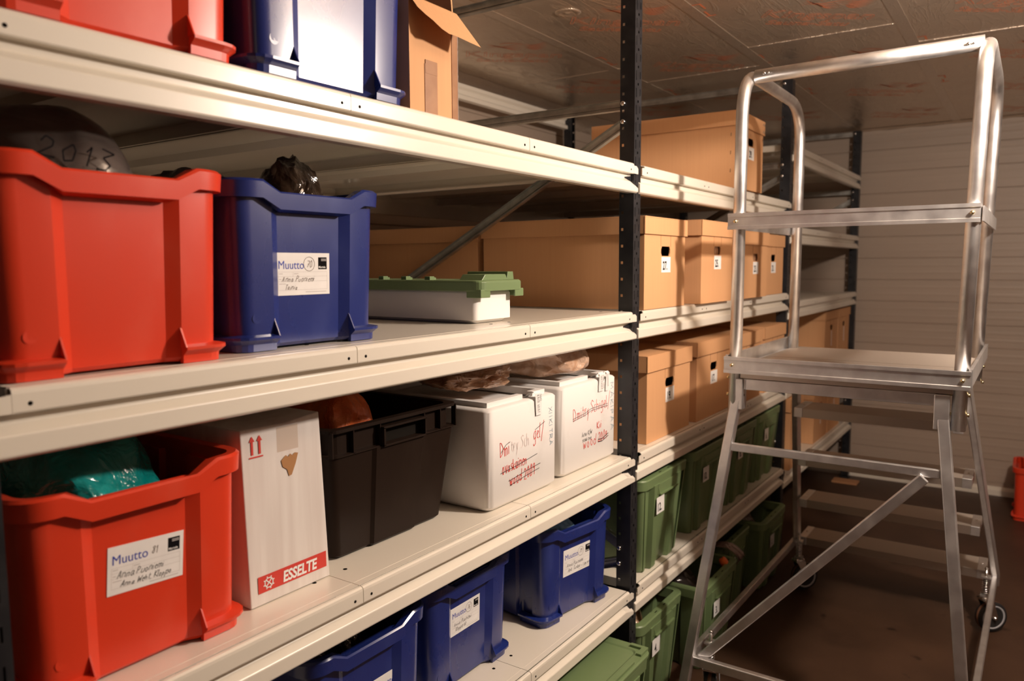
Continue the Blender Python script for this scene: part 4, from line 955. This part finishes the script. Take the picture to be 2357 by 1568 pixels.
def board(p0, p1, h, name):
    """kick board profile: flat web with rolled upper and lower edges"""
    m_ = LB(); p0 = Vector(p0); p1 = Vector(p1); d = (p1 - p0).normalized(); n = Vector((-d.y, d.x, 0))
    pr = [(0, -h / 2), (.006, -h / 2), (.006, -h * .30), (.003, -h * .28), (.003, h * .28), (.006, h * .30), (.006, h / 2), (-.004, h / 2), (-.004, h / 2 - .003), (0, h / 2 - .003)]
    m_.loft([[q + n * a + Vector((0, 0, b)) for a, b in pr] for q in (p0, p1)], ALU, False, True, True, True)
    return m_.done(name)
m_ = LB()
def webbed(m_, x, y0, y1, zc, h):
    pr = [(0, -h / 2), (-.006, -h / 2), (-.006, -h * .30), (-.003, -h * .27), (-.003, h * .27), (-.006, h * .30), (-.006, h / 2), (.006, h / 2), (.006, h / 2 - .003), (0, h / 2 - .003), (0, -h / 2 + .003), (.006, -h / 2 + .003), (.006, -h / 2)]
    m_.loft([[(x + a, y, zc + b) for a, b in pr] for y in (y0, y1)], ALU, False, True, True, True)
webbed(m_, 2.378, -.198, -.874, 1.622, .050); m_.done('knee_board')
for y in (-.222, -.855):
    m_ = LB(); m_.tube([(2.373, y, 1.622), (2.368, y, 1.622)], .0055, BRASS, 8); m_.done('bolt')
for yy, s in ((-.205, 1), (-.878, -1)):
    m_ = LB(); m_.box(2.38, 3.12, min(yy, yy + .004 * s), max(yy, yy + .004 * s), 1.600, 1.640, ALU); m_.done('knee_board')
# platform: front kick board, side kick boards, grooved deck, frame
m_ = LB(); webbed(m_, 2.376, -.196, -.872, 1.172, .052); m_.done('kick_board')
for y in (-.222, -.853):
    m_ = LB(); m_.tube([(2.371, y, 1.172), (2.366, y, 1.172)], .0055, BRASS, 8); m_.done('bolt')
for yy, s in ((-.200, 1), (-.872, -1)):
    m_ = LB(); m_.box(2.384, 3.19, min(yy, yy + .003 * s), max(yy, yy + .003 * s), 1.152, 1.202, ALU); m_.box(2.384, 3.19, min(yy, yy - .012 * s), max(yy, yy - .012 * s), 1.152, 1.156, ALU); m_.box(2.384, 3.19, min(yy, yy - .006 * s), max(yy, yy - .006 * s), 1.198, 1.202, ALU); m_.done('kick_board')
def deck(x0, x1, y0, y1, z, name, front=.036, caps=True):
    """grooved tread with turned-down nosings"""
    m_ = LB(); n = int((x1 - x0) / .0095); pr = [(x0, z - front), (x0, z)]
    for i in range(n):
        xa = x0 + (x1 - x0) * (i + .35) / n; xb = x0 + (x1 - x0) * (i + .75) / n
        pr += [(xa, z), (xa + .0006, z - .002), (xb, z - .002), (xb + .0006, z)]
    pr += [(x1, z), (x1, z - front), (x1 - .003, z - front), (x1 - .003, z - .004), (x0 + .003, z - .004), (x0 + .003, z - front)]
    m_.loft([[(a, y, b) for a, b in pr] for y in (y0, y1)], ALUG, False, True, True, True)
    dk = m_.done(name, None)
    if caps:
        for ya, yb_ in ((y1 - .001, y1 - .032), (y0 + .001, y0 + .032)):
            k = LB(); k.box(x0 - .0015, x1 + .0015, min(ya, yb_), max(ya, yb_), z - front - .001, z + .0015, ALU)
            e_ = k.build('end_cap', dk, (0, 0, 0), .0015)
            k = LB(); k.tube([((x0 + x1) / 2, (ya + yb_) / 2, z + .001), ((x0 + x1) / 2, (ya + yb_) / 2, z + .004)], .004, CHROME, 8); k.build('rivet', dk)
    return dk
deck(2.392, 2.770, -.855, -.218, 1.160, 'platform', .030, False); deck(2.776, 3.16, -.855, -.218, 1.160, 'platform', .030, False)
m_ = LB(); m_.box(2.388, 2.412, -.80, -.262, 1.094, 1.128, ALU); m_.box(2.39, 3.12, -.262, -.238, 1.094, 1.128, ALU); m_.box(2.39, 3.12, -.824, -.80, 1.094, 1.128, ALU); m_.done('platform_frame', None, .0015)
# legs (square tube, splayed) and stringers
def leg(p0, p1, w_, th, name='leg', side=(0, 1, 0)):
    m_ = LB(); m_.bar(p0, p1, w_, th, ALU, side); return m_.done(name, None, .003)
leg((2.402, -.236, 1.10), (2.245, -.112, .012), .030, .030); leg((2.402, -.806, 1.10), (2.245, -.934, .012), .030, .030)
for (p, sy) in (((2.402, -.236, 1.075), 1), ((2.402, -.806, 1.075), -1)):
    m_ = LB(); m_.box(p[0] - .021, p[0] + .021, p[1] - .019, p[1] + .019, 1.030, 1.128, ALU); m_.done('corner_bracket', None, .002)
for x, y in ((2.245, -.112), (2.245, -.934)):
    m_ = LB(); m_.box(x - .02, x + .02, y - .018, y + .018, 0, .022, RUBBER); m_.done('rubber_foot', None, .003)
leg((2.985, -.268, 1.12), (3.617, -.142, .192), .022, .062, 'stringer'); leg((2.985, -.822, 1.12), (3.617, -.933, .192), .022, .062, 'stringer')
for k, (x, y0, y1, z) in enumerate(((2.995, -.262, -.826, .940), (3.180, -.238, -.850, .705), (3.385, -.200, -.875, .470), (3.575, -.160, -.897, .235))):
    deck(x, x + .165, y1, y0, z, 'step', .034)
# bracing
leg((2.372, -.218, .910), (2.372, -.812, .908), .026, .014, 'cross_bar', (0, 0, 1)); leg((2.360, -.775, .895), (2.300, -.165, .215), .030, .014, 'diagonal_brace', (0, 0, 1))
leg((2.282, -.145, .212), (2.282, -.900, .212), .030, .022, 'base_bar', (0, 0, 1)); leg((2.29, -.128, .212), (3.60, -.142, .212), .030, .020, 'base_bar', (0, 0, 1)); leg((2.29, -.912, .212), (3.60, -.928, .212), .030, .020, 'base_bar', (0, 0, 1))
def caster(x, y, ang, s=1.0):
    c_ = bpy.data.objects.new('caster', None)
    m_ = MB()      # spring housing and stem
    m_.box(-.019, .019, -.017, .017, .226, .232, ALU); m_.box(-.019, .019, -.017, .017, .150, .156, ALU)
    m_.tube([(0, 0, .150), (0, 0, .262)], .0055, CHROME, 10)
    coil = [(.0125 * math.cos(t * .6), .0125 * math.sin(t * .6), .158 + t * .00085) for t in range(80)]
    m_.tube(coil, .0025, CHROME, 6)
    m_.lathe([(.004, .258), (.007, .260), (.007, .266), (.003, .270)], CHROME, 10)
    m_.lathe([(.02, .136), (.026, .140), (.026, .146), (.016, .150)], CHROME, 20)
    R = Matrix.Rotation(ang, 4, 'Z'); tx = .030
    for sy in (-1, 1): m_.prism([(-.020, .140), (.020, .140), (tx + .014, .064), (tx - .012, .061)], sy * .022 - .0013, sy * .022 + .0013, CHROME, 'y', R)
    m_.box(-.022, .022, -.022, .022, .134, .138, CHROME, R)
    ob = m_.build('caster', lad, (x - LO.x, y - LO.y, 0))
    X = R @ Matrix.Translation((tx, 0, .0625)) @ Matrix.Scale(1.19, 4) @ Matrix.Rotation(PI / 2, 4, 'X')
    w1 = MB(); w1.lathe([(.036, -.013), (.048, -.015), (.0515, -.010), (.0525, 0), (.0515, .010), (.048, .015), (.036, .013)], RUBBER, 32, X)
    w1.lathe([(.0518, -.006), (.0529, 0), (.0518, .006)], TYRE, 32, X); w1.build('tyre', ob)
    w2 = MB(); w2.lathe([(.0, -.009), (.012, -.013), (.014, -.006), (.033, -.006), (.036, -.014), (.041, -.0155), (.041, .0155), (.036, .014), (.033, .006), (.014, .006), (.012, .013), (0, .009)], HUB, 32, X); w2.build('wheel', ob)
    w3 = MB(); w3.tube([tuple(X @ Vector((0, 0, -.026))), tuple(X @ Vector((0, 0, .026)))], .006, CHROME, 10); w3.build('axle', ob)
    return ob
caster(2.395, -.165, .15); caster(3.53, -.172, -.75); caster(3.53, -.900, -.85); caster(2.395, -.872, .4)
